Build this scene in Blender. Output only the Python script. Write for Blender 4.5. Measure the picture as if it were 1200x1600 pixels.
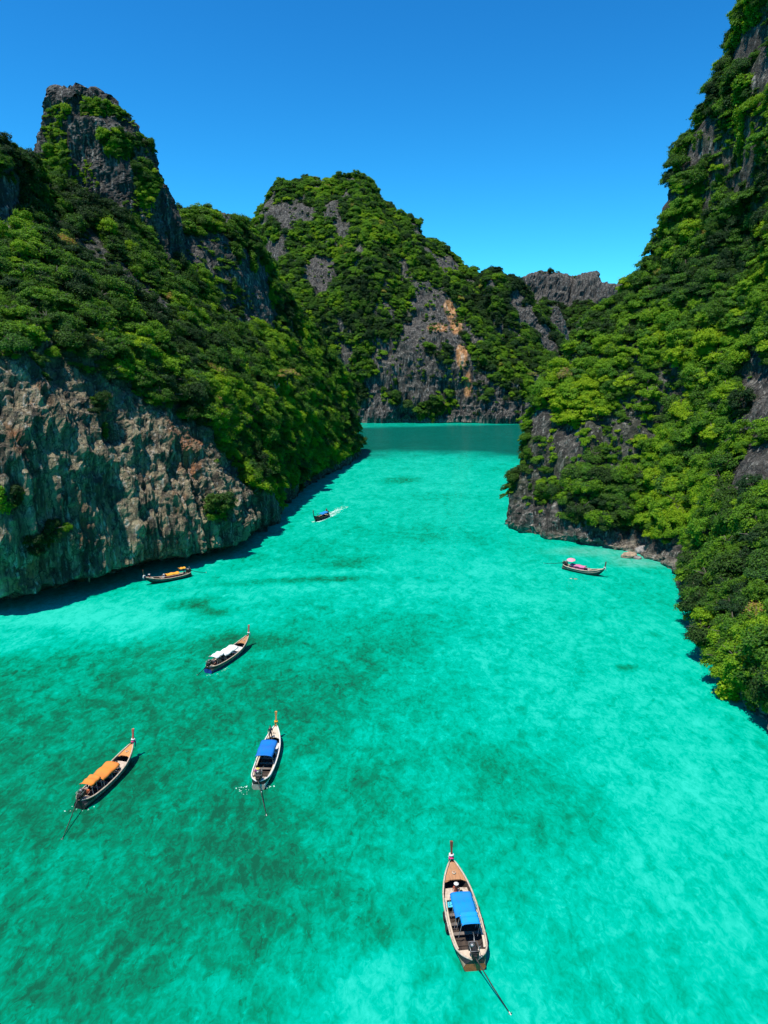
import bpy, bmesh, math, random
import numpy as np
from mathutils import Vector, Matrix, Euler
from mathutils.bvhtree import BVHTree

for _o in list(bpy.data.objects):
    bpy.data.objects.remove(_o)
SC = bpy.context.scene
COL = SC.collection
R = math.radians

# ------------------------------------------------------------------ camera
F_PX, CX, CY, PITCH, CAM_H = 1110.0, 600.0, 800.0, R(12.2), 42.0
cam_data = bpy.data.cameras.new('camera')
cam = bpy.data.objects.new('camera', cam_data)
COL.objects.link(cam)
cam.location = (0, 0, CAM_H)
cam.rotation_euler = (R(90) - PITCH, 0, 0)
cam_data.sensor_fit = 'VERTICAL'
cam_data.sensor_height = 24.0
cam_data.lens = F_PX / 1600.0 * 24.0
cam_data.clip_start = 0.5
cam_data.clip_end = 20000
SC.camera = cam

# ------------------------------------------------------------------ sky and sun
SUN_EL, SUN_AZ = R(73), R(-128)          # azimuth measured from +Y (ahead) towards +X
world = bpy.data.worlds.new('World')
SC.world = world
world.use_nodes = True
nt = world.node_tree
bg = nt.nodes['Background']
sky = nt.nodes.new('ShaderNodeTexSky')
sky.sky_type = 'NISHITA'
sky.sun_disc = False
sky.sun_elevation = SUN_EL
sky.sun_rotation = SUN_AZ
sky.altitude = 0
sky.air_density = 1.0
sky.dust_density = 0.1
sky.ozone_density = 3.0
hsv = nt.nodes.new('ShaderNodeHueSaturation')
hsv.inputs['Saturation'].default_value = 1.15
hsv.inputs['Hue'].default_value = 0.494
nt.links.new(sky.outputs[0], hsv.inputs['Color'])
deepen = nt.nodes.new('ShaderNodeMix')        # deep clean tropical blue over the whole sky
deepen.data_type = 'RGBA'
deepen.blend_type = 'MULTIPLY'
deepen.inputs[0].default_value = 1.0
deepen.inputs[7].default_value = (0.36, 0.98, 1.10, 1)
nt.links.new(hsv.outputs[0], deepen.inputs[6])
gam = nt.nodes.new('ShaderNodeGamma')
gam.inputs['Gamma'].default_value = 1.4
nt.links.new(deepen.outputs[2], gam.inputs['Color'])
nt.links.new(gam.outputs[0], bg.inputs[0])
bg.inputs[1].default_value = 0.068

sun_data = bpy.data.lights.new('sun', 'SUN')
sun = bpy.data.objects.new('sun', sun_data)
COL.objects.link(sun)
sun_data.energy = 5.0
sun_data.angle = R(0.53)
sun_data.color = (1.0, 0.95, 0.86)
to_sun = Vector((math.sin(SUN_AZ) * math.cos(SUN_EL), math.cos(SUN_AZ) * math.cos(SUN_EL), math.sin(SUN_EL)))
sun.rotation_euler = to_sun.to_track_quat('Z', 'Y').to_euler()

vs = SC.view_settings
vs.view_transform = 'Standard'
vs.look = 'None'
vs.exposure = 0.35
vs.gamma = 1.0
vs.use_curve_mapping = False
SC.cycles.max_bounces = 3
SC.cycles.diffuse_bounces = 2
SC.cycles.glossy_bounces = 1
SC.cycles.transmission_bounces = 2
SC.cycles.caustics_reflective = False
SC.cycles.caustics_refractive = False
SC.cycles.use_denoising = True
SC.cycles.adaptive_threshold = 0.02

# ------------------------------------------------------------------ helpers
rng = np.random.default_rng(7)
random.seed(7)
cp, sp = math.cos(PITCH), math.sin(PITCH)

def ray(px, py):
    u = (px - CX) / F_PX
    v = (CY - py) / F_PX
    return np.array([u, cp + v * sp, v * cp - sp])

def at(px, py, Y):
    d = ray(px, py)
    t = Y / d[1]
    return np.array([d[0] * t, Y, CAM_H + d[2] * t])

def on_water(px, py, z=0.0):
    d = ray(px, py)
    t = (z - CAM_H) / d[2]
    return np.array([d[0] * t, d[1] * t, z])

def project(P):
    P = np.asarray(P, float)
    x, y, z = P[..., 0], P[..., 1], P[..., 2] - CAM_H
    Z = y * cp - z * sp
    v = y * sp + z * cp
    Z = np.where(Z < 0.1, 0.1, Z)
    return CX + F_PX * x / Z, CY - F_PX * v / Z, Z

def _hash(ix, iy, iz, seed):
    h = (ix.astype(np.uint32) * np.uint32(374761393) + iy.astype(np.uint32) * np.uint32(668265263)
         + iz.astype(np.uint32) * np.uint32(2147483647) + np.uint32(seed * 974711 % 4294967291))
    h = (h ^ (h >> np.uint32(13))) * np.uint32(1274126177)
    h = h ^ (h >> np.uint32(16))
    h = h * np.uint32(2246822519)
    return ((h ^ (h >> np.uint32(15))) & np.uint32(0xFFFFFF)).astype(np.float32) / 8388607.5 - 1.0

def vnoise(p, seed=0):
    p = np.asarray(p, np.float32)
    i = np.floor(p).astype(np.int64)
    f = (p - i).astype(np.float32)
    w = f * f * f * (f * (f * 6 - 15) + 10)
    x0, y0, z0 = i[..., 0], i[..., 1], i[..., 2]
    out = 0
    for dx in (0, 1):
        wx = w[..., 0] if dx else 1 - w[..., 0]
        for dy in (0, 1):
            wy = w[..., 1] if dy else 1 - w[..., 1]
            for dz in (0, 1):
                wz = w[..., 2] if dz else 1 - w[..., 2]
                out = out + wx * wy * wz * _hash(x0 + dx, y0 + dy, z0 + dz, seed)
    return out

def fbm(p, oct=4, seed=0, gain=0.5):
    a, s, t = 1.0, 0.0, 0.0
    p = np.asarray(p, np.float32)
    for o in range(oct):
        s = s + a * vnoise(p + o * 17.3, seed + o)
        t += a
        a *= gain
        p = p * 2.03
    return s / t

def ridged(p, oct=3, seed=0):
    a, s, t = 1.0, 0.0, 0.0
    p = np.asarray(p, np.float32)
    for o in range(oct):
        s = s + a * (1 - 2 * np.abs(vnoise(p + o * 9.1, seed + o)))
        t += a
        a *= 0.5
        p = p * 2.1
    return s / t

def blocks(p, seed=0):
    """random offset per Voronoi cell: fractured rock"""
    p = np.asarray(p, np.float32)
    i = np.floor(p).astype(np.int64)
    best = np.full(len(p), 1e9, np.float32); val = np.zeros(len(p), np.float32)
    for dx in (-1, 0, 1):
        for dy in (-1, 0, 1):
            for dz in (-1, 0, 1):
                a, b, c = i[:, 0] + dx, i[:, 1] + dy, i[:, 2] + dz
                q = np.stack([a + .5 + .45 * _hash(a, b, c, seed), b + .5 + .45 * _hash(a, b, c, seed + 1), c + .5 + .45 * _hash(a, b, c, seed + 2)], -1)
                d = ((p - q) ** 2).sum(1)
                h = _hash(a, b, c, seed + 3)
                m = d < best
                best = np.where(m, d, best); val = np.where(m, h, val)
    return val

def sstep(a, b, x):
    t = np.clip((x - a) / (b - a), 0, 1)
    return t * t * (3 - 2 * t)

def tag(o, label=None, cat=None, group=None, kind=None):
    if label: o['label'] = label
    if cat: o['category'] = cat
    if group: o['group'] = group
    if kind: o['kind'] = kind
    return o

def new_obj(name, mesh, parent=None, mat=None):
    o = bpy.data.objects.new(name, mesh)
    COL.objects.link(o)
    if parent is not None:
        o.parent = parent
    if mat is not None and mesh is not None and not mesh.materials:
        mesh.materials.append(mat)
    return o

def empty(name, loc=(0, 0, 0), rot=(0, 0, 0)):
    o = bpy.data.objects.new(name, None)
    COL.objects.link(o)
    o.location = loc
    o.rotation_euler = rot
    o.empty_display_size = 0.2
    return o

def mesh_np(name, V, F, smooth=True):
    """V (n,3), F (m,k) arrays -> mesh"""
    me = bpy.data.meshes.new(name)
    V = np.asarray(V, np.float32)
    F = np.asarray(F, np.int32)
    k = F.shape[1]
    me.vertices.add(len(V))
    me.vertices.foreach_set('co', V.ravel())
    me.loops.add(F.size)
    me.loops.foreach_set('vertex_index', F.ravel())
    me.polygons.add(len(F))
    me.polygons.foreach_set('loop_start', np.arange(0, F.size, k, dtype=np.int32))
    me.polygons.foreach_set('use_smooth', np.full(len(F), smooth))
    me.update(calc_edges=True)
    return me

def add_attr(me, name, val, dom='POINT'):
    a = me.attributes.new(name, 'FLOAT', dom)
    a.data.foreach_set('value', np.asarray(val, np.float32).ravel())

# ------------------------------------------------------------------ materials
class NT:
    def __init__(s, name):
        s.m = bpy.data.materials.new(name)
        s.m.use_nodes = True
        s.t = s.m.node_tree
        s.bsdf = s.t.nodes['Principled BSDF']
        s.out = s.t.nodes['Material Output']
    def n(s, typ, **kw):
        nd = s.t.nodes.new('ShaderNode' + typ)
        for k, v in kw.items():
            setattr(nd, k, v)
        return nd
    def l(s, a, b):
        s.t.links.new(a, b)
    def put(s, sock, v):
        if isinstance(v, bpy.types.NodeSocket): s.l(v, sock)
        else: sock.default_value = v
    def coord(s, scale=(1, 1, 1), kind='Object'):
        tc = s.n('TexCoord'); mp = s.n('Mapping')
        s.l(tc.outputs[kind], mp.inputs[0]); mp.inputs['Scale'].default_value = scale
        return mp.outputs[0]
    def noise(s, vec, scale, detail=4, rough=0.55, dist=0.0):
        nd = s.n('TexNoise'); s.l(vec, nd.inputs['Vector'])
        nd.inputs['Scale'].default_value = scale; nd.inputs['Detail'].default_value = detail
        nd.inputs['Roughness'].default_value = rough; nd.inputs['Distortion'].default_value = dist
        return nd.outputs['Fac']
    def ramp(s, fac, stops):
        nd = s.n('ValToRGB'); s.put(nd.inputs[0], fac)
        el = nd.color_ramp.elements
        while len(el) < len(stops): el.new(0.5)
        for e, (p, c) in zip(el, stops):
            e.position = p
            e.color = (c, c, c, 1) if not hasattr(c, '__len__') else (*c, 1)
        return nd.outputs[0]
    def mix(s, fac, a, b, mode='MIX'):
        nd = s.n('Mix', data_type='RGBA', blend_type=mode)
        s.put(nd.inputs[0], fac)
        for sock, v in ((nd.inputs[6], a), (nd.inputs[7], b)):
            if isinstance(v, bpy.types.NodeSocket): s.l(v, sock)
            else: sock.default_value = (*v, 1)
        return nd.outputs[2]
    def math(s, op, a, b=0.0, clamp=False):
        nd = s.n('Math', operation=op); nd.use_clamp = clamp
        s.put(nd.inputs[0], a); s.put(nd.inputs[1], b)
        return nd.outputs[0]
    def attr(s, name, typ='GEOMETRY'):
        nd = s.n('Attribute', attribute_name=name, attribute_type=typ)
        return nd.outputs['Fac']
    def bump(s, h, strength, dist):
        nd = s.n('Bump'); s.l(h, nd.inputs['Height'])
        nd.inputs['Strength'].default_value = strength; nd.inputs['Distance'].default_value = dist
        s.l(nd.outputs[0], s.bsdf.inputs['Normal']); return nd.outputs[0]

def rock_material():
    t = NT('limestone')
    c = t.coord(); cs = t.coord((1, 1, 0.12))
    big = t.noise(c, 0.06, 5); fine = t.noise(c, 0.9, 6, 0.65); streak = t.noise(cs, 0.45, 5, 0.6)
    streak2 = t.noise(cs, 1.3, 4, 0.6)
    base = t.ramp(fine, [(0.25, (0.030, 0.028, 0.025)), (0.5, (0.095, 0.088, 0.076)), (0.8, (0.26, 0.24, 0.205))])
    base = t.mix(t.ramp(streak, [(0.44, 0.0), (0.58, 0.85)]), base, (0.030, 0.028, 0.026))
    base = t.mix(t.ramp(streak2, [(0.56, 0.0), (0.68, 0.75)]), base, (0.42, 0.39, 0.34))
    # bare overhanging face: tan tufa, rust and green-grey algae
    tu = t.ramp(t.noise(c, 0.32, 5, 0.62), [(0.28, (0.10, 0.080, 0.050)), (0.42, (0.23, 0.185, 0.115)), (0.58, (0.39, 0.31, 0.185)), (0.8, (0.55, 0.47, 0.33))])
    tu = t.mix(t.ramp(t.noise(cs, 0.20, 4, 0.6), [(0.45, 0.0), (0.62, 0.6)]), tu, (0.24, 0.20, 0.125))
    tu = t.mix(t.ramp(t.noise(t.coord((1, 1, 0.45)), 0.11, 4, 0.6), [(0.56, 0.0), (0.66, 0.8)]), tu, (0.36, 0.13, 0.045))
    tu = t.mix(t.ramp(streak, [(0.48, 0.0), (0.62, 0.85)]), tu, (0.045, 0.036, 0.028))
    tu = t.mix(t.ramp(streak2, [(0.55, 0.0), (0.66, 0.7)]), tu, (0.55, 0.50, 0.42))
    tu = t.mix(t.ramp(t.noise(t.coord((1, 1, 0.05)), 0.8, 4, 0.65), [(0.54, 0.0), (0.62, 0.8)]), tu, (0.06, 0.055, 0.045))
    col = t.mix(t.attr('tufa'), base, tu)
    vo = t.n('TexVoronoi', feature='DISTANCE_TO_EDGE'); vo.inputs['Scale'].default_value = 0.42
    wv = t.n('VectorMath', operation='ADD'); t.l(t.coord((1, 1, 0.35)), wv.inputs[0])
    nv = t.n('TexNoise'); nv.inputs['Scale'].default_value = 0.8; nv.inputs['Detail'].default_value = 4; t.l(c, nv.inputs['Vector'])
    sv = t.n('VectorMath', operation='SCALE'); t.l(nv.outputs['Color'], sv.inputs[0]); sv.inputs['Scale'].default_value = 2.2
    t.l(sv.outputs[0], wv.inputs[1]); t.l(wv.outputs[0], vo.inputs['Vector'])
    crack = t.ramp(vo.outputs['Distance'], [(0.0, 1.0), (0.07, 0.0)])
    col = t.mix(t.math('MULTIPLY', crack, 0.75), col, (0.02, 0.018, 0.015))
    pit = t.ramp(t.noise(c, 2.6, 6, 0.7), [(0.36, 1.0), (0.48, 0.0)])
    col = t.mix(t.math('MULTIPLY', pit, 0.4), col, (0.03, 0.027, 0.022))
    och = t.ramp(t.noise(cs, 0.5, 4), [(0.3, (0.16, 0.065, 0.025)), (0.55, (0.50, 0.25, 0.10)), (0.75, (0.60, 0.46, 0.33))])
    col = t.mix(t.attr('ochre'), col, och)
    # algae / moss and leaf litter under plants
    col = t.mix(t.math('MULTIPLY', t.attr('veg'), 0.92), col, t.ramp(fine, [(0.3, (0.022, 0.034, 0.010)), (0.7, (0.055, 0.095, 0.020))]))
    # pale wave-washed band at the waterline
    col = t.mix(t.math('MULTIPLY', t.attr('wash'), t.ramp(fine, [(0.4, 0.1), (0.6, 0.9)])), col, (0.42, 0.36, 0.27))
    t.l(col, t.bsdf.inputs['Base Color'])
    t.bsdf.inputs['Roughness'].default_value = 0.9
    t.bsdf.inputs['Specular IOR Level'].default_value = 0.25
    h = t.math('ADD', t.noise(c, 1.6, 8, 0.7), t.math('MULTIPLY', streak2, 0.8))
    t.bump(h, 1.0, 0.9)
    return t.m

def leaf_material(name, trunk=False):
    t = NT(name)
    tint = t.attr('tint', 'INSTANCER')
    lv = t.attr('leafv')
    f = t.math('ADD', tint, t.math('MULTIPLY', t.math('SUBTRACT', lv, 0.5), 0.34), clamp=True)
    f = t.math('MINIMUM', f, t.math('ADD', 0.88, t.math('MULTIPLY', t.math('MAXIMUM', t.math('SUBTRACT', tint, 0.9), 0.0), 5.0)))
    col = t.ramp(f, [(0.0, (0.024, 0.052, 0.014)), (0.22, (0.050, 0.115, 0.018)), (0.45, (0.100, 0.230, 0.014)),
                     (0.68, (0.185, 0.345, 0.011)), (0.89, (0.30, 0.43, 0.012)), (0.95, (0.30, 0.27, 0.10)), (1.0, (0.40, 0.23, 0.07))])
    fr_ = t.math('FRACT', t.math('MULTIPLY', tint, 61.7))
    col = t.mix(t.ramp(fr_, [(0.62, 0.0), (1.0, 0.55)]), col, t.mix(1.0, col, (0.62, 0.86, 1.9), 'MULTIPLY'))
    t.l(col, t.bsdf.inputs['Base Color'])
    t.bsdf.inputs['Roughness'].default_value = 0.6
    t.bsdf.inputs['Specular IOR Level'].default_value = 0.15
    tr = t.n('BsdfTranslucent')
    t.l(t.mix(1.0, col, (1.0, 1.0, 0.5), 'MULTIPLY'), tr.inputs[0])
    mx = t.n('MixShader'); mx.inputs[0].default_value = 0.40
    t.l(t.bsdf.outputs[0], mx.inputs[1]); t.l(tr.outputs[0], mx.inputs[2]); t.l(mx.outputs[0], t.out.inputs[0])
    return t.m

def simple(name, c0, c1=None, rough=0.6, scale=8.0, metal=0.0, stretch=(1, 1, 1), spec=0.4, bump=0.0):
    t = NT(name)
    c1 = c1 or tuple(x * 0.7 for x in c0)
    cc = t.coord(stretch)
    nz = t.noise(cc, scale, 5, 0.6)
    t.l(t.ramp(nz, [(0.3, c1), (0.68, c0)]), t.bsdf.inputs['Base Color'])
    t.bsdf.inputs['Roughness'].default_value = rough
    t.bsdf.inputs['Metallic'].default_value = metal
    t.bsdf.inputs['Specular IOR Level'].default_value = spec
    if bump: t.bump(nz, bump, 0.02)
    return t.m

def water_material():
    t = NT('lagoon_water')
    c = t.coord()
    sh = t.attr('shallow'); band_mix = t.attr('dark_band'); sand = t.attr('sand')
    # seabed mottling and sunlight caustics, both put into the water colour
    cy = t.coord((1, 0.6, 1)); n1 = t.noise(cy, 0.15, 4, 0.6, 0.5); n2 = t.noise(cy, 0.6, 4, 0.6, 1.0); n3 = t.noise(cy, 1.9, 4, 0.65, 1.0)
    vor = t.n('TexVoronoi', feature='SMOOTH_F1'); vor.inputs['Scale'].default_value = 0.8
    wv = t.n('VectorMath', operation='ADD'); t.l(cy, wv.inputs[0])
    nv = t.n('TexNoise'); nv.inputs['Scale'].default_value = 0.5; nv.inputs['Detail'].default_value = 3; t.l(c, nv.inputs['Vector'])
    sc_ = t.n('VectorMath', operation='SCALE'); t.l(nv.outputs['Color'], sc_.inputs[0]); sc_.inputs['Scale'].default_value = 1.8
    t.l(sc_.outputs[0], wv.inputs[1]); t.l(wv.outputs[0], vor.inputs['Vector'])
    f = t.math('ADD', sh, t.math('MULTIPLY', t.math('SUBTRACT', n1, 0.5), 0.6))
    f = t.math('ADD', f, t.math('MULTIPLY', t.math('SUBTRACT', n2, 0.5), 0.95))
    f = t.math('ADD', f, t.math('MULTIPLY', t.math('SUBTRACT', n3, 0.5), 0.85))
    sepc = t.n('SeparateColor'); t.l(vor.outputs['Color'], sepc.inputs[0])
    f = t.math('ADD', f, t.math('MULTIPLY', t.math('SUBTRACT', sepc.outputs[0], 0.5), 0.16))
    f = t.math('ADD', f, t.ramp(t.noise(cy, 1.05, 5, 0.7, 2.2), [(0.59, 0.0), (0.67, 0.17)]))  # bright wisps: sun caustics painted into the colour
    f = t.math('SUBTRACT', f, t.math('MULTIPLY', t.ramp(t.noise(cy, 0.9, 6, 0.7, 1.0), [(0.57, 0.0), (0.65, 0.22)]), t.ramp(sh, [(0.40, 1.0), (0.70, 0.08)])))
    f = t.math('MULTIPLY', f, 0.9)
    col = t.ramp(f, [(0.0, (0.004, 0.082, 0.040)), (0.22, (0.001, 0.160, 0.080)), (0.45, (0.0, 0.258, 0.154)),
                     (0.68, (0.0, 0.352, 0.240)), (1.0, (0.02, 0.450, 0.332))])
    col = t.mix(t.math('MULTIPLY', sand, t.ramp(n2, [(0.35, 0.3), (0.65, 1.0)])), col, (0.15, 0.32, 0.26))
    col = t.mix(band_mix, col, (0.001, 0.058, 0.046))
    df = t.n('BsdfDiffuse'); t.l(col, df.inputs[0])
    gl = t.n('BsdfGlossy'); gl.inputs['Roughness'].default_value = 0.16
    w1 = t.noise(t.coord((1, 1.8, 1)), 1.1, 3, 0.6, 0.4)
    bp = t.n('Bump'); bp.inputs['Strength'].default_value = 0.18; bp.inputs['Distance'].default_value = 0.22
    t.l(w1, bp.inputs['Height']); t.l(bp.outputs[0], gl.inputs['Normal']); 
    fr = t.n('Fresnel'); fr.inputs[0].default_value = 1.33; t.l(bp.outputs[0], fr.inputs['Normal'])
    mx = t.n('MixShader'); t.l(t.math('MULTIPLY', fr.outputs[0], 0.28), mx.inputs[0])
    t.l(df.outputs[0], mx.inputs[1]); t.l(gl.outputs[0], mx.inputs[2]); t.l(mx.outputs[0], t.out.inputs[0])
    return t.m

ROCK = rock_material()
LEAF = leaf_material('leaves')

# ------------------------------------------------------------------ terrain
def cr(p0, p1, p2, p3, t):
    return 0.5 * ((2 * p1) + (p2 - p0) * t + (2 * p0 - 5 * p1 + 4 * p2 - p3) * t * t + (3 * p1 - p0 - 3 * p2 + p3) * t ** 3)

def resample(P, n):
    """P (k, m, d) -> (n, m, d): Catmull-Rom along axis 0, spacing by mean chord length"""
    k = len(P)
    seg = np.linalg.norm(np.diff(P[..., :3], axis=0), axis=-1).mean(axis=1) + 0.5
    cum = np.concatenate([[0], np.cumsum(seg)])
    s = np.linspace(0, cum[-1], n)
    i = np.clip(np.searchsorted(cum, s, 'right') - 1, 0, k - 2)
    t = ((s - cum[i]) / seg[i])[:, None, None]
    g = lambda j: P[np.clip(j, 0, k - 1)]
    return cr(g(i - 1), g(i), g(i + 1), g(i + 2), t)

TERRAIN = []   # (name, V, F, veg, normal)

def grid_faces(nr, nc, wrap=False):
    r = np.arange(nr - 1)[:, None]
    c = np.arange(nc if wrap else nc - 1)[None, :]
    c2 = (c + 1) % nc
    a = r * nc + c; b = r * nc + c2; d = (r + 1) * nc + c; e = (r + 1) * nc + c2
    return np.stack([a, b, e, d], -1).reshape(-1, 4)

def grid_normals(G, wrap=False):
    if wrap:
        du = np.roll(G, -1, 1) - np.roll(G, 1, 1)
    else:
        du = np.gradient(G, axis=1)
    dv = np.gradient(G, axis=0)
    n = np.cross(du, dv)
    return n / (np.linalg.norm(n, axis=-1, keepdims=True) + 1e-9)

SPOT = 0.86
def ellipsoid_mask(V, spots, nz):
    m = np.zeros(len(V))
    if not len(spots): return m
    vx, vy, vz = project(V)
    nf = fbm(V / (V[:, 1:2] / 55.0), 3, 140)
    for (px, py, Y, rx, rz) in spots:
        near = np.nonzero((vx - px) ** 2 + (vy - py) ** 2 < 64)[0]
        c = V[near[np.argmin(vz[near])]] if len(near) else at(px, py, Y)
        d = V - c
        q = np.sqrt((d[:, 0] / rx) ** 2 + (d[:, 1] / (rx * 2.6)) ** 2 + (d[:, 2] / rz) ** 2)
        m = np.maximum(m, 1 - sstep(0.65, 1.1, q / SPOT + nz * 0.30 + nf * 0.55))
    return m

def build_terrain(name, G, veg, disp=(3.0, 1.6, 0.7), scales=(26, 6, 2.2), rocks=(), greens=(), ochres=(), tufa=None, wash=0.0,
                  wrap=False, steep=(0.10, 0.40), seed=0, flip=False, bare=0.0, flutes=0.0, post=None, fz=3.6, bare_z=0, bare_t=0.06):
    """G (nr,nc,3) smooth surface, veg (nr,nc) 0..1 -> displaced limestone mesh"""
    nr, nc = G.shape[:2]
    N = grid_normals(G, wrap)
    if flip: N = -N
    V = G.reshape(-1, 3).copy(); n = N.reshape(-1, 3)
    s1, s2, s3 = scales
    nz = fbm(V / 9.0, 3, seed + 50)
    vg = veg.reshape(-1)
    flute = ridged(V / np.array([s2, s2, s2 * fz]), 3, seed + 11)
    d = disp[0] * fbm(V / s1, 3, seed + 1) + disp[1] * flute * (1.15 - 0.6 * vg) \
        + disp[2] * fbm(V / s3, 4, seed + 21, 0.6) + 0.5 * disp[2] * ridged(V / np.array([9, 9, 3.0]), 2, seed + 31)
    if flutes:
        w_ = np.stack([fbm(V / (flutes * 2), 2, seed + k) for k in (84, 85, 86)], -1) * flutes * 0.8
        d = d + flutes * 0.16 * blocks((V + w_) / np.array([flutes * .8, flutes * .8, flutes * 2.2]), seed + 82) * (1.15 - vg) * (1 - 0.7 * (tufa.reshape(-1) if tufa is not None else 0)) + flutes * 0.08 * blocks((V + w_) / (flutes * .42), seed + 87) * (1.15 - vg)
        fl2 = ridged(V / np.array([flutes, flutes, flutes * 9.0]), 3, seed + 81)
        d = d + flutes * 0.42 * fl2 * (1.1 - vg)
    if tufa is not None:
        tf = tufa.reshape(-1)
        cliff = 1.7 * ridged(V / np.array([12, 12, 10.0]) + 3, 3, seed + 91) + 0.55 * fbm(V / np.array([2.6, 2.6, 5.5]), 4, seed + 95, 0.6) \
            + 1.1 * np.clip(ridged(V / np.array([4.0, 4.0, 16.0]), 2, seed + 97), -0.5, 1)
        d = d + tf * cliff * sstep(0.5, 4.0, V[:, 2])
    d = d * sstep(-3.0, 1.5, V[:, 2])
    V = V + n * d[:, None]
    if post is not None: V = post(V)
    F = grid_faces(nr, nc, wrap)
    if flip: F = F[:, ::-1]
    N2 = grid_normals(V.reshape(nr, nc, 3), wrap).reshape(-1, 3)
    if flip: N2 = -N2
    rock = ellipsoid_mask(V, rocks, nz)
    if bare: rock = np.maximum(rock, bare * (V[:, 2] > bare_z) * sstep(bare_t, bare_t + 0.14, fbm(V / np.array([13, 13, 32.0]) + 5, 4, seed + 70) + 0.22 * sstep(0.55, 0.0, N2[:, 2]) - 0.10))
    green = ellipsoid_mask(V, greens, nz)
    slope = sstep(steep[0], steep[1], N2[:, 2] + 0.28 * nz)
    vmask = np.clip(vg * (0.45 + 0.75 * slope) + 0.35 * nz * (vg > 0.03), 0, 1)
    vmask = sstep(0.28, 0.55, vmask)
    vmask = np.clip(np.maximum(vmask * (1 - rock), green), 0, 1) * sstep(1.0, 3.2, V[:, 2] + nz)
    me = mesh_np(name, V, F, smooth=False)
    add_attr(me, 'veg', vmask)
    add_attr(me, 'ochre', ellipsoid_mask(V, ochres, nz) if len(ochres) else np.zeros(len(V)))
    add_attr(me, 'tufa', (tufa.reshape(-1) if tufa is not None else np.zeros(len(V))))
    add_attr(me, 'wash', wash * (1 - sstep(0.8, 2.6, V[:, 2] + nz)) * (V[:, 2] > -0.2))
    o = new_obj(name, me, None, ROCK)
    tag(o, kind='structure')
    TERRAIN.append((name, V, F, vmask, N2))
    return o

def P3(p):
    if len(p) == 4: return np.array(p[1:], float)          # ('w', x, y, z)
    if len(p) == 2: return on_water(*p)
    return at(*p)

# ---- left headland: overhanging cliff by the water, jungle slope, ridge falling to the point
LCOLS = [
 [(-600,952),(-600,932,113),(-600,760,116),(-600,560,122),(-600,480,140),(-590,410,152),(-580,340,163),(-560,250,172)],
 [(-180,952),(-180,932,113),(-180,745,116),(-180,560,121),(-175,480,139),(-170,410,152),(-160,340,162),(-140,250,172)],
 [(0,941),(0,932,116),(0,740,118),(0,558,122),(0,480,140),(0,410,152),(2,340,163),(2,240,172)],
 [(100,917),(100,908,124.4),(95,740,127),(100,575,131),(100,495,147),(95,415,165),(80,350,185),(62,285,200)],
 [(210,889),(210,880,135),(205,750,140),(200,625,143),(205,545,157),(200,465,175),(190,400,195),(180,350,212)],
 [(300,872),(300,863,143.2),(290,770,147),(275,668,150),(290,595,165),(285,515,185),(270,445,210),(262,352,240)],
 [(360,852),(360,848,152),(352,790,158),(338,702,161),(352,628,175),(348,556,197),(340,486,225),(345,336,255)],
 [(400,828),(400,816,171),(395,780,173),(385,725,176),(398,655,190),(398,584,212),(393,504,238),(393,366,268)],
 [(440,792),(440,780,200),(435,757,201),(430,727,203),(438,670,215),(438,610,232),(433,532,252),(424,425,280)],
 [(490,754),(489,744,242),(485,728,243),(481,702,245),(482,660,252),(480,616,262),(472,566,275),(460,493,292)],
 [(533,730),(532,722,278),(529,709,279),(525,686,281),(523,658,285),(519,628,291),(511,594,298),(500,548,306)],
 [(557,714),(556,704,309),(555,696,309),(553,681,311),(551,662,313),(547,643,316),(542,624,319),(532,603,322)],
]
def left_grid():
    rows = []
    for ci, c in enumerate(LCOLS):
        w = P3(c[0])
        if ci < 8: w = w + np.array([-1.5, 1.6, 0.0]) * (1 if ci < 7 else .5)
        pts = list(c[1:])
        if ci < 8:
            k_ = 1 if ci < 7 else .5
            pts[1] = (pts[1][0], pts[1][1], pts[1][2] - 2.5 * k_); pts[2] = (pts[2][0], pts[2][1], pts[2][2] + 2.5 * k_)
        col = [w + np.array([-2.0, 3.0, -3.0]), w] + [P3(p) for p in pts]
        rd = col[-1]
        col += [rd + np.array([-10, 22, -12.0]), rd + np.array([-25, 50, -45.0])]
        rows.append(np.array(col))
    last = rows[-1]
    b1 = last.copy(); b1[:, 0] -= 6; b1[:, 1] += 14; b1[:, 2] = b1[:, 2] * 0.9
    b2 = last.copy(); b2[:, 0] -= 40; b2[:, 1] += 30; b2[:, 2] = b2[:, 2] * 0.8
    rows += [b1, b2]
    return np.stack(rows, axis=1)       # (rows, cols, 3)

LC = left_grid()
lveg = np.ones(LC.shape[:2])
lveg[:3, :] = 0.0
lveg[3, :] = [0, 0, 0, 0, 0, 0, 0.0, .25, .5, .8, .9, .9, .9, .9]
lveg[4, :] = [.5, .4, .3, .3, .3, .3, .4, .6, .8, 1, 1, 1, 1, 1]
lveg[2, 8:] = 0.3
ltufa = np.zeros(LC.shape[:2]); ltufa[:5, :9] = 1; ltufa[4, :9] = 0.75; ltufa[:4, 7:9] = 0.35
both = np.concatenate([LC, lveg[..., None], ltufa[..., None]], -1)
g = resample(both, 440)
g = resample(g.swapaxes(0, 1), 560).swapaxes(0, 1)
def undercut(V):
    px, _, _ = project(V)
    zl = 2.8 + 0.9 * vnoise(V / np.array([9, 9, 60.0]), 123) + 0.5 * vnoise(V / np.array([2.5, 2.5, 60.0]), 124)
    amt = 6.5 * np.sqrt(np.clip(1 - V[:, 2] / zl, 0, 1)) * (1 - sstep(330, 440, px)) * (V[:, 1] < 175)
    V = V.copy(); V[:, 0] -= 0.69 * amt; V[:, 1] += 0.72 * amt
    return V
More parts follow.
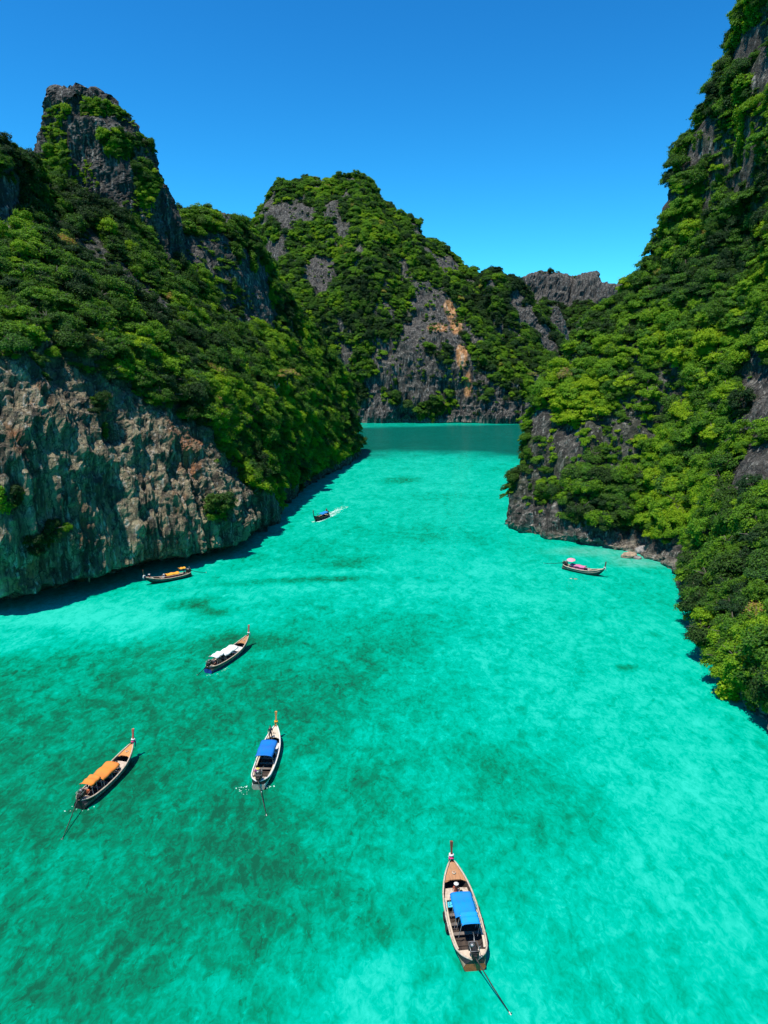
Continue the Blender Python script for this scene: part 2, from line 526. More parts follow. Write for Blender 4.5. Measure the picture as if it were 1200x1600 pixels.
left_head = build_terrain('limestone_headland', np.ascontiguousarray(g[..., :3]), np.clip(g[..., 3], 0, 1), disp=(3.0, 1.7, 0.8), tufa=np.clip(g[..., 4], 0, 1), flutes=2.2, post=undercut, bare=0.85, bare_z=48, bare_t=0.02,
    rocks=[(5,335,163,5,14),(312,392,250,13,10),(250,350,232,6,16),(400,440,262,9,14),(430,480,272,6,12),(395,480,240,5,8)],
    greens=[(20,770,114,2.2,1.2),(85,835,124,3,1.4),(350,800,157,3,2)], seed=3)

# ---- rock towers built ring by ring
def tower(name, Y, levels, nring=240, nlev=220, depth=0.62, veg=0.25, seed=0, disp=(2.0, 2.3, 0.6), scales=(14, 3.8, 1.8), **kw):
    prof = []
    for (py, xl, xr) in levels:
        a, b = at(xl, py, Y), at(xr, py, Y)
        prof.append([(a[0] + b[0]) / 2, a[2], abs(b[0] - a[0]) / 2])
    prof = np.array(prof)[::-1]                      # bottom to top
    s = np.linspace(0, len(prof) - 1, nlev)
    cx = np.interp(s, range(len(prof)), prof[:, 0]); z = np.interp(s, range(len(prof)), prof[:, 1]); hw = np.interp(s, range(len(prof)), prof[:, 2])
    th = np.linspace(0, 2 * np.pi, nring, endpoint=False)
    sq = (np.abs(np.cos(th)) ** 3 + np.abs(np.sin(th)) ** 3) ** (-1 / 3)
    G = np.stack([cx[:, None] + hw[:, None] * np.cos(th) * sq, Y + depth * hw[:, None] * np.sin(th) * sq + 0 * cx[:, None],
                  z[:, None] + 0 * th[None]], -1)
    cap = []
    for k in (0.75, 0.45, 0.12):
        ring = G[-1].copy(); c = ring.mean(0)
        ring = c + (ring - c) * k; ring[:, 2] = G[-1][:, 2] + (1 - k) * 0.8
        cap.append(ring)
    G = np.concatenate([G, np.array(cap)], 0)
    # jagged crest
    j = sstep(0.75, 1.0, np.linspace(0, 1, len(G)))[:, None]
    G[..., 2] += j * (2.0 * vnoise(G / 2.2, seed + 5) + 1.8 * vnoise(G / np.array([0.9, 0.9, 50]), seed + 6))
    return build_terrain(name, G, np.full(G.shape[:2], veg), disp=disp, scales=scales, wrap=True, seed=seed, flutes=1.5, fz=9.0, **kw)

tower('limestone_pinnacle', 222, [(158,96,146),(168,86,172),(206,80,208),(250,75,229),(302,70,247),(342,66,262),(400,62,275),(470,50,300)],
      veg=0.14, seed=8, greens=[(190,215,214,5,5),(85,250,214,5,9),(160,165,214,7,2.5),(235,290,214,3,8),(215,175,216,3,4),(100,310,210,6,5)],
      rocks=[(150,265,210,9,14),(110,160,210,6,5),(240,345,212,3,8)])

# ---- far mountain that closes the lagoon
FCOLS = [(380,330,410,560),(440,395,362,590),(490,430,308,610),(530,455,292,620),(565,518,276,630),(610,562,280,630),(645,590,320,620),
         (680,640,350,612),(705,658,380,600),(735,700,410,590),(765,735,436,580),(790,768,450,575),(830,810,470,570),(880,850,505,565)]
def slope_grid(cols, wpy, fr, fy, back=60):
    out = []
    for c in cols:
        wpx, rpx, rpy, rY = c[:4]
        w = on_water(wpx, wpy) if len(c) < 5 else on_water(wpx, c[4])
        col = [w + np.array([0, 4, -3.0]), w]
        base = w + np.array([0, -1.5, 3.0])
        rd = at(rpx, rpy, rY)
        for a, b in zip(fr, fy):
            # a = fraction of the height, b = fraction of the run
            col.append(base + (rd - base) * np.array([b * 0.5 + a * 0.5, b, a]))
        col += [rd + np.array([0, back * .5, -10.0]), rd + np.array([0, back * 1.6, -70.0])]
        out.append(np.array(col))
    return np.stack(out, 1)
FC = slope_grid(FCOLS, 660.5, (0.0, 0.16, 0.33, 0.50, 0.68, 0.85, 1.0), (0, .05, .13, .28, .48, .72, 1.0))
fveg = np.ones(FC.shape[:2]); fveg[:3] = 0.0; fveg[3] = 0.85; fveg[4] = 0.85; fveg[:, -4:] *= 0.55
g = np.concatenate([FC, fveg[..., None]], -1)
g = resample(g, 240); g = resample(g.swapaxes(0, 1), 330).swapaxes(0, 1)
build_terrain('limestone_mountain', np.ascontiguousarray(g[..., :3]), np.clip(g[..., 3], 0, 1), disp=(11.0, 4.2, 1.6), scales=(55, 14, 5),
    rocks=[(680,480,545,24,28),(655,520,535,14,22),(708,520,520,8,20),(716,545,505,7,18),(726,590,492,6,18),(600,640,480,30,6),(592,610,482,7,14),(612,605,484,4,12),(700,625,480,4,16),(735,632,480,5,12),(755,640,482,20,6),(585,300,620,5,16),
           (655,362,596,7,12),(700,408,580,12,8),(450,330,600,16,20),(500,420,570,16,26),(420,390,580,16,20),(475,330,600,8,14),(560,380,590,9,12)],
    greens=[(600,380,590,26,22),(560,470,560,20,30),(680,640,478,12,7)],
    ochres=[(708,478,534,5,9),(712,505,525,6,12),(718,545,507,4.5,16),(690,505,528,8,4),(728,590,491,3,12)], wash=0.9, steep=(0.0, 0.34), seed=21, bare=0.95, flutes=4.0, bare_t=-0.02)

BCOLS = [(745,742,470,560,657),(765,756,440,556,657),(775,764,428,552,657),(790,784,432,550,656),(806,806,450,548,656),(825,826,480,545,656),(860,855,520,540,656),(900,900,560,540,656)]
g = slope_grid(BCOLS, 657, (0.0, 0.2, 0.45, 0.7, 0.88, 1.0), (0, .1, .22, .4, .65, 1.0), back=30)
bveg = np.full(g.shape[:2], 0.5); bveg[:3] = 0
g = np.concatenate([g, bveg[..., None]], -1); g = resample(g, 150); g = resample(g.swapaxes(0, 1), 150).swapaxes(0, 1)
build_terrain('limestone_buttress', np.ascontiguousarray(g[..., :3]), np.clip(g[..., 3], 0, 1), disp=(5, 3.0, 1.4), scales=(40, 12, 4),
    rocks=[(765,440,550,5,9),(800,470,545,12,14),(775,640,490,14,10),(815,560,520,8,25)], wash=0.9, steep=(0.0, 0.34), seed=33, bare=1.0, flutes=4.0, bare_t=-0.14)

PCOLS = [(760,780,480,760,640),(800,806,462,780,640),(815,822,436,790,640),(840,845,428,800,640),(870,872,434,800,640),(900,895,440,800,640),(915,908,434,790,640),(935,928,432,780,640),
         (960,942,446,770,640),(1000,980,450,770,640),(1080,1060,440,770,640)]
g = slope_grid(PCOLS, 640, (0.0, 0.25, 0.5, 0.68, 0.78, 1.0), (0, .3, .55, .8, .93, 1.0), back=60)
pveg = np.full(g.shape[:2], 0.85); pveg[:3] = 0; pveg[6:9] = 0.2
g = np.concatenate([g, pveg[..., None]], -1); g = resample(g, 110); g = resample(g.swapaxes(0, 1), 150).swapaxes(0, 1)
build_terrain('limestone_plateau', np.ascontiguousarray(g[..., :3]), np.clip(g[..., 3], 0, 1), disp=(5, 4.0, 1.6), scales=(40, 14, 5),
    rocks=[(850,450,780,30,12),(910,448,780,30,12)], steep=(0.0, 0.34), seed=41, flutes=4.0, bare=0.8)
tower('limestone_spire', 640, [(484,866,874),(495,863,879),(515,858,884),(545,850,892)], nring=60, nlev=50, veg=0.1, seed=44, disp=(1.5, 1.2, 0.6), scales=(14, 8, 3))

# ---- right headland: jungle slope falling from a high ridge
RCOLS = [
 [('w',49,30,0),('w',47.5,30,7),('w',51,31,15),('w',58,34,26),('w',70,42,42),('w',84,50,62),('w',105,70,92),('w',130,110,150)],
 [(1205,1150),(1204,1095,76),(1240,1005,81),(1300,905,90),(1380,790,102),(1430,630,116),(1460,410,136),(1450,-380,175)],
 [(1155,1095),(1150,1045,86),(1175,950,92),(1220,850,102),(1270,750,115),(1300,610,128),(1320,410,146),(1320,-280,185)],
 [(1118,1030),(1113,985,99),(1137,890,108),(1167,810,117),(1202,710,128),(1222,590,140),(1232,410,156),(1235,-130,190)],
 [(1086,945),(1086,910,123),(1103,830,132),(1133,750,140),(1153,650,149),(1168,530,160),(1178,370,174),(1172,10,196)],
 [(1064,900),(1066,872,136),(1078,790,145),(1093,710,153),(1103,620,161),(1112,510,170),(1122,370,182),(1120,165,200)],
 [(1000,868),(1000,850,151),(1007,765,159),(1017,685,166),(1027,605,173),(1037,520,181),(1054,420,190),(1074,260,202)],
 [(900,849),(902,832,159),(915,755,166),(926,685,172),(941,615,178),(966,545,186),(992,470,194),(1022,392,202)],
 [(845,838),(843,812,169),(853,755,174),(874,695,178),(900,628,184),(926,570,190),(952,515,196),(985,455,203)],
 [(803,823),(802,800,176),(811,755,179),(826,705,182),(850,650,186),(880,598,190),(908,552,196),(945,497,204)],
 [('w',40,192,0),('w',40,192,4),('w',42,193,12),('w',46,195,21),('w',52,199,30),('w',60,205,40),('w',72,214,54),('w',88,225,66)],
 [('w',60,215,0),('w',55,215,5),('w',57,217,14),('w',60,220,24),('w',64,224,36),('w',72,230,48),('w',84,238,60),('w',100,250,72)],
]
rows = []
for c in RCOLS:
    w = P3(c[0])
    col = [w + np.array([2.5, 1.0, -3.0]), w] + [P3(p) for p in c[1:]]
    rd = col[-1]
    col += [rd + np.array([16, 14, -4.0]), rd + np.array([50, 45, -45.0])]
    rows.append(np.array(col))
RC = np.stack(rows[::-1], 1)
rveg = np.ones(RC.shape[:2]); rveg[:2] = 0; rveg[2] = 0.10
g = np.concatenate([RC, rveg[..., None]], -1)
g = resample(g, 300); g = resample(g.swapaxes(0, 1), 340).swapaxes(0, 1)
build_terrain('limestone_hillside', np.ascontiguousarray(g[..., :3]), np.clip(g[..., 3], 0, 1), disp=(4.0, 1.7, 0.8), scales=(24, 6, 2.4),
    rocks=[(836,655,183,4,6),(880,690,177,4.5,5),(1188,650,128,6,12),(1178,720,118,6,10),(1197,590,135,5,10),(1100,195,196,3,9),(1075,245,200,3,6),
           (1040,310,201,3,7),(1165,60,194,4,9),(1190,110,190,4,6),(1020,352,202,3,5),(905,440,203,3,3),(930,560,190,3,3),(870,790,166,3,2)],
    greens=[(1090,950,122,4,3),(1120,1000,104,5,4),(1160,1060,88,4,3)],
    wash=0.7, steep=(-0.15, 0.2), seed=57, flutes=2.2, bare=0.8, bare_t=0.12)

# ------------------------------------------------------------------ water
def water():
    xs = np.concatenate([[-6000, -1500, -500, -250], np.arange(-130, 130, 1.6), [250, 500, 1500, 6000]])
    ys = np.concatenate([[-3000, -600, -100, 0], np.arange(20, 520, 1.6), [600, 800, 1500, 4000, 9000]])
    X, Y = np.meshgrid(xs, ys)
    V = np.stack([X, Y, 0 * X], -1).reshape(-1, 3)
    px, py, _ = project(V)
    def blob(cx, cy, rx, ry, ang=0, soft=0.9):
        c = on_water(cx, cy); dx = V[:, 0] - c[0]; dy = V[:, 1] - c[1]
        a = R(ang); u = dx * math.cos(a) + dy * math.sin(a); v = -dx * math.sin(a) + dy * math.cos(a)
        q = np.sqrt((u / rx) ** 2 + (v / ry) ** 2) + 0.35 * wob
        return 1 - sstep(1 - soft, 1 + soft * 0.3, q)
    wob = fbm(V / np.array([14, 14, 1.0]), 4, 77)
    wob2 = fbm(V / np.array([5, 5, 1.0]), 4, 78)
    sh = np.full(len(V), 0.68) + 0.10 * wob
    for args, k in [
        ((600, 760, 60, 90), 0.12), ((850, 980, 30, 50), 0.10), ((120, 968, 30, 12, 12), 0.34), ((430, 905, 22, 18), 0.12), ((690, 900, 30, 22), 0.10),
        ((1060, 1150, 14, 34), 0.09), ((1120, 1400, 12, 20), 0.08), ((555, 1560, 4, 4), 0.32), ((640, 1540, 5, 4), 0.16), ((950, 1560, 14, 6), 0.05), ((1090, 1260, 9, 16), 0.06),
        # weed beds
        ((200, 1400, 46, 34), -0.07), ((80, 1150, 34, 32), -0.12), ((330, 1480, 20, 9), -0.07), ((420, 1420, 13, 7), -0.08), ((60, 1540, 18, 10), -0.12), ((300, 1150, 30, 26), -0.14),
        ((830, 1210, 9, 12), -0.12), ((750, 1240, 15, 12), -0.05), ((640, 1200, 18, 24), -0.07), ((880, 1320, 7, 6), -0.12), ((620, 1350, 12, 12), -0.06), ((650, 1080, 20, 16), -0.05),
        # dark coral patches
        ((495, 905, 18, 3, 8), -0.50), ((545, 880, 10, 6, 30), -0.48), ((450, 870, 22, 12, 10), -0.14), ((640, 905, 26, 4), -0.16), ((298, 944, 5.5, 4.0), -0.62), ((336, 957, 4, 3), -0.55), ((275, 950, 4, 2), -0.2),
        ((630, 750, 10, 8, 60), -0.42), ((680, 775, 12, 8), -0.18), ((620, 830, 18, 9), -0.16), ((470, 945, 14, 3), -0.15), ((400, 1003, 10, 4), -0.2), ((70, 985, 9, 3), -0.2),
        ((978, 1042, 1.8, 1.6), -0.6), ((985, 1025, 2, 1), -0.1), ((1010, 985, 2.4, 1.4), -0.15), ((900, 960, 6, 2), -0.1), ((760, 1000, 12, 4), -0.1),
        ((700, 845, 20, 6), -0.10), ((760, 700, 40, 14), 0.1)]:
        sh += k * blob(*args)
    # ragged edge of the big weed bed on the near left
    e = on_water(0, 1010); 
    dd = V[:, 1] - (102 + 0.35 * (V[:, 0] + 40) + 5 * wob2 + 6 * wob)
    sh -= 0.22 * sstep(3, -5, dd) * sstep(8, -12, V[:, 0] + 0.25 * (80 - V[:, 1]) - 4 + 6 * wob)
    dark_band = sstep(300, 346, V[:, 1] + 16 * wob + 0.05 * (V[:, 0] - 20) ** 2 * 0.2) * (1 - 0.65 * sstep(436, 452, V[:, 1] + 5 * wob - 0.25 * V[:, 0]))  # darker teal band across the far end of the water
    sand = np.zeros(len(V))
    for (a, b, rx, ry) in [(940, 862, 12, 4), (990, 872, 7, 4), (1000, 880, 8, 3)]:
        sand = np.maximum(sand, blob(a, b, rx, ry))
    me = mesh_np('water', V, grid_faces(len(ys), len(xs)))
    add_attr(me, 'shallow', sh); add_attr(me, 'dark_band', np.clip(dark_band, 0, 1) * 0.9); add_attr(me, 'sand', np.clip(sand, 0, 1) * 0.5)
    tag(new_obj('water', me, None, water_material()), kind='structure')
water()

# ------------------------------------------------------------------ foliage
def leaf_mesh(name, P, N, size, seed):
    r = np.random.default_rng(seed)
    n = len(P)
    N = N / (np.linalg.norm(N, axis=1, keepdims=True) + 1e-9)
    ref = r.normal(size=(n, 3))
    a = np.cross(N, ref); a /= np.linalg.norm(a, axis=1, keepdims=True) + 1e-9
    b = np.cross(N, a)
    L = (size * r.uniform(0.7, 1.35, n))[:, None]
    W = L * r.uniform(0.45, 0.75, n)[:, None]
    bend = N * L * r.uniform(-0.25, 0.1, n)[:, None]
    V = np.stack([P - a * L + bend, P + b * W, P + a * L + bend, P - b * W], 1).reshape(-1, 3)
    F = np.arange(4 * n).reshape(n, 4)
    me = mesh_np(name, V, F, smooth=False)
    add_attr(me, 'leafv', np.repeat(r.uniform(0, 1, n), 4))
    me.materials.append(LEAF)
    return me

def rdir(r, n):
    d = r.normal(size=(n, 3))
    return d / np.linalg.norm(d, axis=1, keepdims=True)

BARK = simple('bark', (0.16, 0.13, 0.10), (0.06, 0.05, 0.04), 0.9, 6, stretch=(1, 1, 0.2))

def tube(pts, radii, seg=6, cap=True):
    pts = [Vector(p) for p in pts]
    V, F = [], []
    up = Vector((0, 0, 1))
    for i, p in enumerate(pts):
        d = (pts[min(i + 1, len(pts) - 1)] - pts[max(i - 1, 0)]).normalized()
        a = d.cross(up)
        if a.length < 1e-3: a = d.cross(Vector((0, 1, 0)))
        a.normalize(); b = a.cross(d)
        for k in range(seg):
            t = 2 * math.pi * k / seg
            V.append(tuple(p + (a * math.cos(t) + b * math.sin(t)) * radii[i]))
    for i in range(len(pts) - 1):
        for k in range(seg):
            k2 = (k + 1) % seg
            F.append((i * seg + k, i * seg + k2, (i + 1) * seg + k2, (i + 1) * seg + k))
    if cap:
        F.append(tuple(range(seg))[::-1]); F.append(tuple((len(pts) - 1) * seg + k for k in range(seg)))
    return V, F

def crown(seed, kind, nleaf, size):
    r = np.random.default_rng(seed)
    lobes = []
    if kind == 'round':
        for k in range(17):
            d = rdir(r, 1)[0]; d[2] = abs(d[2]) * 0.9 - 0.12
            rad = r.uniform(0.26, 0.42)
            lobes.append((d * np.array([0.66, 0.66, 0.62]) * r.uniform(0.75, 1.1), np.array([rad, rad, rad * 0.75])))
    elif kind == 'layered':
        for k in range(15):
            a = r.uniform(0, 2 * np.pi); q = math.sqrt(r.uniform(0, 1)) * 0.78
            z = 0.48 * (1 - q * q) + r.uniform(-0.28, 0.18)
            rad = r.uniform(0.26, 0.44)
            lobes.append((np.array([q * math.cos(a), q * math.sin(a), z]), np.array([rad, rad, rad * 0.38])))
    elif kind == 'shrub':
        for k in range(12):
            a = r.uniform(0, 2 * np.pi); q = math.sqrt(r.uniform(0, 1)) * 0.75
            rad = r.uniform(0.28, 0.45)
            lobes.append((np.array([q * math.cos(a), q * math.sin(a), 0.28 * (1 - q) + r.uniform(-0.1, 0.16)]), np.array([rad, rad, rad * 0.7])))
    elif kind == 'drape':
        for k in range(16):
            z = r.uniform(-1.7, 0.55); w = 0.62 - 0.18 * abs(z)
            a = r.uniform(0, 2 * np.pi)
            rad = r.uniform(0.22, 0.36)
            lobes.append((np.array([w * math.cos(a) * r.uniform(0.3, 1), w * math.sin(a) * r.uniform(0.3, 1), z]), np.array([rad, rad, rad * 1.25])))
    elif kind == 'tall':
        for k in range(20):
            z = r.uniform(-0.5, 1.2); w = 0.72 * math.sqrt(max(0.05, 1 - ((z - 0.2) / 1.1) ** 2))
            a = r.uniform(0, 2 * np.pi); rad = r.uniform(0.24, 0.38)
            lobes.append((np.array([w * math.cos(a), w * math.sin(a), z]) * r.uniform(0.7, 1.0), np.array([rad, rad, rad * 0.65])))
    C = np.array([l[0] for l in lobes]); S = np.array([l[1] for l in lobes])
    i = r.integers(0, len(C), nleaf)
    d = rdir(r, nleaf)
    lowz = -0.55 if kind != 'drape' else -1
    d[:, 2] = np.where(d[:, 2] < lowz, -d[:, 2], d[:, 2])
    shell = r.uniform(0.72, 1.12, nleaf)[:, None]
    P = C[i] + d * S[i] * shell
    N = d * 0.7 + np.array([0, 0, 0.45]) + r.normal(size=(nleaf, 3)) * 0.42
    # stray twigs outside the outline
    stray = r.uniform(0, 1, nleaf) < 0.10
    P[stray] *= r.uniform(1.05, 1.25, (int(stray.sum()), 1))
    me = leaf_mesh('leaf_crown', P, N, size, seed + 1000)
    if kind in ('layered', 'tall', 'round'):
        me.materials.append(BARK)
        bm = bmesh.new(); bm.from_mesh(me)
        for k in range(7):
            c = C[r.integers(0, len(C))] * 1.02; m = c * np.array([.55, .55, .35]) + np.array([0, 0, -.05])
            V_, F_ = tube([(0, 0, -.5), tuple(m), tuple(c), tuple(c * 1.18 + np.array([0, 0, .12]))], [.03, .022, .014, .005], 4, False)
            vs_ = [bm.verts.new(v) for v in V_]
            for f in F_:
                bm.faces.new([vs_[q] for q in f]).material_index = 1
        bm.to_mesh(me); bm.free()
    return me

def palm(seed):
    r = np.random.default_rng(seed); V, F = [], []
    for k in range(46):
        a = r.uniform(0, 2 * np.pi); el = r.uniform(-.2, 1.3); l = r.uniform(.7, 1.1)
        d = np.array([math.cos(a) * math.cos(el), math.sin(a) * math.cos(el), math.sin(el)]); sd = np.array([-math.sin(a), math.cos(a), 0]) * .045
        prev = None
        for q, w in ((0, .6), (.35, 1.0), (.7, .8), (1.0, .1)):
            p = d * l * q + np.array([0, 0, -.55 * q * q * l + .1])
            b = len(V); V += [p - sd * w, p + sd * w]
            if prev is not None: F.append((prev, prev + 1, b + 1, b))
            prev = b
    me = mesh_np('leaf_crown', V, F, smooth=False)
    add_attr(me, 'leafv', np.repeat(r.uniform(0, 1, 46), 8)); me.materials.append(LEAF)
    return me

PROTO = [crown(1, 'round', 4200, 0.056), crown(2, 'round', 3800, 0.06), crown(3, 'layered', 3600, 0.058), crown(4, 'layered', 3200, 0.062),
         crown(5, 'tall', 4200, 0.056), crown(6, 'shrub', 1500, 0.088), crown(7, 'shrub', 1300, 0.095), crown(8, 'drape', 2300, 0.085),
         crown(9, 'drape', 2000, 0.09), crown(10, 'round', 3600, 0.05), crown(11, 'layered', 2000, 0.058), palm(12)]
KIND = ['round', 'round', 'layered', 'layered', 'tall', 'shrub', 'shrub', 'drape', 'drape', 'round', 'layered', 'shrub']
LIFT = [0.35, 0.35, 0.35, 0.35, 0.45, 0.05, 0.05, 0.1, 0.1, 0.35, 0.4, 0.5]

class MB:
    """collects shapes with material slots, builds ONE mesh object"""
    def __init__(s): s.V, s.F, s.M = [], [], []
    def add(s, V, F, m=0):
        b = len(s.V); s.V += [tuple(v) for v in V]
        s.F += [tuple(b + i for i in f) for f in F]; s.M += [m] * len(F); return s
    def tube(s, pts, r, seg=6, m=0):
        if not hasattr(r, '__len__'): r = [r] * len(pts)
        return s.add(*tube(pts, r, seg), m)
    def box(s, c, d, m=0, rot=None, taper=1.0):
        V = []
        for z in (-.5, .5):
            k = 1.0 if z < 0 else taper
            for (x, y) in ((-.5, -.5), (.5, -.5), (.5, .5), (-.5, .5)):
                v = Vector((x * d[0] * k, y * d[1] * k, z * d[2]))
                if rot is not None: v = rot @ v
                V.append(v + Vector(c))
        return s.add(V, [(3, 2, 1, 0), (4, 5, 6, 7), (0, 1, 5, 4), (1, 2, 6, 5), (2, 3, 7, 6), (3, 0, 4, 7)], m)
    def mesh(s, name, mats, smooth=False, bevel=0.0):
        me = bpy.data.meshes.new(name)
        me.from_pydata(s.V, [], s.F)
        for m in (mats if isinstance(mats, (list, tuple)) else [mats]): me.materials.append(m)
        me.polygons.foreach_set('material_index', s.M)
        me.polygons.foreach_set('use_smooth', [smooth] * len(s.F))
        if bevel:
            bm = bmesh.new(); bm.from_mesh(me)
            bmesh.ops.recalc_face_normals(bm, faces=bm.faces)
            bmesh.ops.bevel(bm, geom=[e for e in bm.edges if len(e.link_faces) == 2 and e.calc_face_angle(0) > 0.6], offset=bevel, segments=1, affect='EDGES')
            bm.to_mesh(me); bm.free()
        me.update()
        return me
    def build(s, name, mats, parent=None, smooth=False, bevel=0.0):
        return new_obj(name, s.mesh(name, mats, smooth, bevel), parent)

def trunk_mesh(seed):
    r = random.Random(seed)
    mb = MB()
    mb.tube([(0, 0, -0.6), (r.uniform(-.06, .06), r.uniform(-.06, .06), -0.1), (r.uniform(-.1, .1), r.uniform(-.1, .1), 0.3), (0, 0, 0.75)], [0.075, 0.055, 0.045, 0.02], 7)
    for k in range(6):
        a = k * 1.05 + r.uniform(-.3, .3); z0 = r.uniform(0.0, 0.4); l = r.uniform(0.45, 0.75)
        mb.tube([(0, 0, z0), (math.cos(a) * l * .5, math.sin(a) * l * .5, z0 + 0.18), (math.cos(a) * l, math.sin(a) * l, z0 + 0.36)], [0.032, 0.022, 0.008], 5)
    return mb.mesh('trunk', BARK, True)
TRUNKS = [trunk_mesh(i) for i in range(4)]

# scatter plants over the slopes
BUDGET = {'limestone_headland': (6600, 7600), 'limestone_pinnacle': (280, 1900), 'limestone_mountain': (10500, 8500), 'limestone_buttress': (1300, 1300),
          'limestone_plateau': (1600, 900), 'limestone_hillside': (7000, 7800), 'limestone_spire': (10, 60)}
TREE_R = {'limestone_headland': (1.15, 3.5), 'limestone_pinnacle': (1.1, 2.0), 'limestone_mountain': (1.5, 4.0), 'limestone_buttress': (2.2, 4.2),
          'limestone_plateau': (3.0, 5.0), 'limestone_hillside': (1.05, 3.4), 'limestone_spire': (1.5, 2.5)}
plants = []     # dict arrays
for (name, V, F, vm, N) in TERRAIN:
    q = V[F]; cen = q.mean(1)
    area = np.linalg.norm(np.cross(q[:, 2] - q[:, 0], q[:, 3] - q[:, 1]), axis=1) / 2
    fv = vm[F].mean(1); fn = N[F].mean(1); fn /= np.linalg.norm(fn, axis=1, keepdims=True) + 1e-9
    px, py, Z = project(cen)
    view = np.array([0, 0, CAM_H]) - cen
    facing = (fn * view).sum(1) / np.linalg.norm(view, axis=1)
    inframe = (px > -160) & (px < 1360) & (py > -260) & (py < 1750) & (cen[:, 1] > 10)
    w = area * sstep(0.15, 0.6, fv) * inframe * np.where(facing > -0.35, 1.0, 0.12)
    nt_, ns_ = BUDGET[name]
    for n, small in ((nt_, False), (ns_, True)):
        ww = w.copy()
        if small:
            ww = area * inframe * (facing > -0.3) * np.clip(sstep(0.05, 0.3, fv) * 1.2 + 0.0, 0, 1)
            # scattered bushes clinging to bare rock
            cling = (vnoise(cen / (cen[:, 1:2] / 28.0), 91) > 0.1) * (cen[:, 2] > 5) * 0.30
            if name == 'limestone_headland': cling = cling * (cen[:, 2] > 46)
            ww = ww + area * inframe * (facing > -0.3) * cling
        else:
            ww = w * sstep(-0.55, 0.15, fn[:, 2])
        if ww.sum() <= 0: continue
        i = rng.choice(len(F), n, p=ww / ww.sum())
        a, b = rng.uniform(0, 1, (2, n, 1))
        P = (q[i, 0] * (1 - a) + q[i, 1] * a) * (1 - b) + (q[i, 3] * (1 - a) + q[i, 2] * a) * b
        lo, hi = [0.88 * q_ for q_ in TREE_R[name]]
        u = rng.uniform(0, 1, n)
        rad = lo + (hi - lo) * u ** 2.0
        if small: rad = rad * rng.uniform(0.32, 0.62, n)
        nz_ = fn[i, 2]
        kk = np.where(rng.uniform(0, 1, n) < 0.5, rng.choice([0, 1, 9, 4], n), rng.choice([2, 3, 10], n))
        kk = np.where(nz_ < 0.25, np.where(rng.uniform(0, 1, n) < 0.45, rng.choice([7, 8], n), kk), kk)
        if small: kk = np.where((nz_ < 0.3) & (rng.uniform(0, 1, n) < 0.35), rng.choice([7, 8], n), rng.choice([5, 6, 2, 9, 5, 6, 2, 11], n))
        up = np.array([0, 0, 1.0]) * 0.8 + fn[i] * 0.45
        up[np.isin(kk, [7, 8])] = np.array([0, 0, 1.0]) * 1.0 + fn[i][np.isin(kk, [7, 8])] * 0.12
        up /= np.linalg.norm(up, axis=1, keepdims=True)
        lift = np.array(LIFT)[kk] * rad * np.where(small, 0.5, 1.0)
        P = P + up * lift[:, None] + fn[i] * (rad * 0.15)[:, None]
        tn = fbm(P / 16.0, 3, 61)
        tint = 0.40 + 0.58 * tn + rng.normal(0, 0.18, n)
        if name == 'limestone_hillside': tint = tint + 0.05
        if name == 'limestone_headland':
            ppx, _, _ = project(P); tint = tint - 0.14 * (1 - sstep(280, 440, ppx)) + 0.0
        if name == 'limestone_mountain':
            ppx, _, _ = project(P); tint = tint - 0.03 - 0.15 * sstep(720, 780, ppx)  # right end darker: shade of that face put into the leaf tint
        if name in ('limestone_plateau', 'limestone_buttress'): tint = tint - 0.22  # darker leaves; on the buttress its shade is put into the tint
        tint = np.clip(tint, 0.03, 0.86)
        dead = rng.uniform(0, 1, n) < 0.006
        tint = np.where(dead, rng.uniform(0.93, 1.0, n), tint)
        keep = P[:, 2] > 1.0
        for k in np.nonzero(keep)[0]:
            plants.append((name, P[k], float(rad[k]), int(kk[k]), float(tint[k]), up[k], small, float(lift[k])))

# the trees that show largest in the photograph become trees of their own
bvh_v, bvh_f, off = [], [], 0
for (name, V, F, vm, N) in TERRAIN:
    bvh_v.append(V); bvh_f.append(F + off); off += len(V)
BVH = BVHTree.FromPolygons(np.concatenate(bvh_v).tolist(), np.concatenate(bvh_f).tolist())
PP = np.array([p[1] for p in plants]); PR = np.array([p[2] for p in plants])
ppx, ppy, pZ = project(PP)
psize = PR * F_PX / pZ
camv = Vector((0, 0, CAM_H))
hidden = np.zeros(len(plants), bool)
for k in range(len(plants)):
    d = Vector(PP[k]) + Vector((0, 0, PR[k])) - camv; L = d.length
    hit = BVH.ray_cast(camv, d / L, L)
    if hit[0] is not None and hit[3] < L - 14: hidden[k] = True
keepi = np.nonzero(~hidden)[0]
plants = [plants[k] for k in keepi]; PP = PP[keepi]; PR = PR[keepi]; ppx, ppy, pZ, psize = ppx[keepi], ppy[keepi], pZ[keepi], psize[keepi]
cand = np.nonzero((ppx > 12) & (ppx < 1188) & (ppy > 8) & (ppy < 1580) & np.array([(not p[6]) and KIND[p[3]] not in ('drape', 'shrub') for p in plants]))[0]
cand = cand[np.argsort(-psize[cand])]
camv = Vector((0, 0, CAM_H))
chosen, taken = [], []
for k in cand:
    tgt = Vector(PP[k] + np.array([0, 0, 0.5 * PR[k]]))
    d = tgt - camv; L = d.length
    hit = BVH.ray_cast(camv, d / L, L - PR[k] * 0.9)
    if hit[0] is not None: continue
    ok = True
    for (x, y, s, z) in taken:
        if abs(x - ppx[k]) < 0.55 * s and abs(y - ppy[k]) < 0.55 * s:
            ok = False; break
    if not ok: continue
    chosen.append(k); taken.append((ppx[k], ppy[k], psize[k], pZ[k]))
    if len(chosen) >= 288: break
chosen_set = set(int(c) for c in chosen)

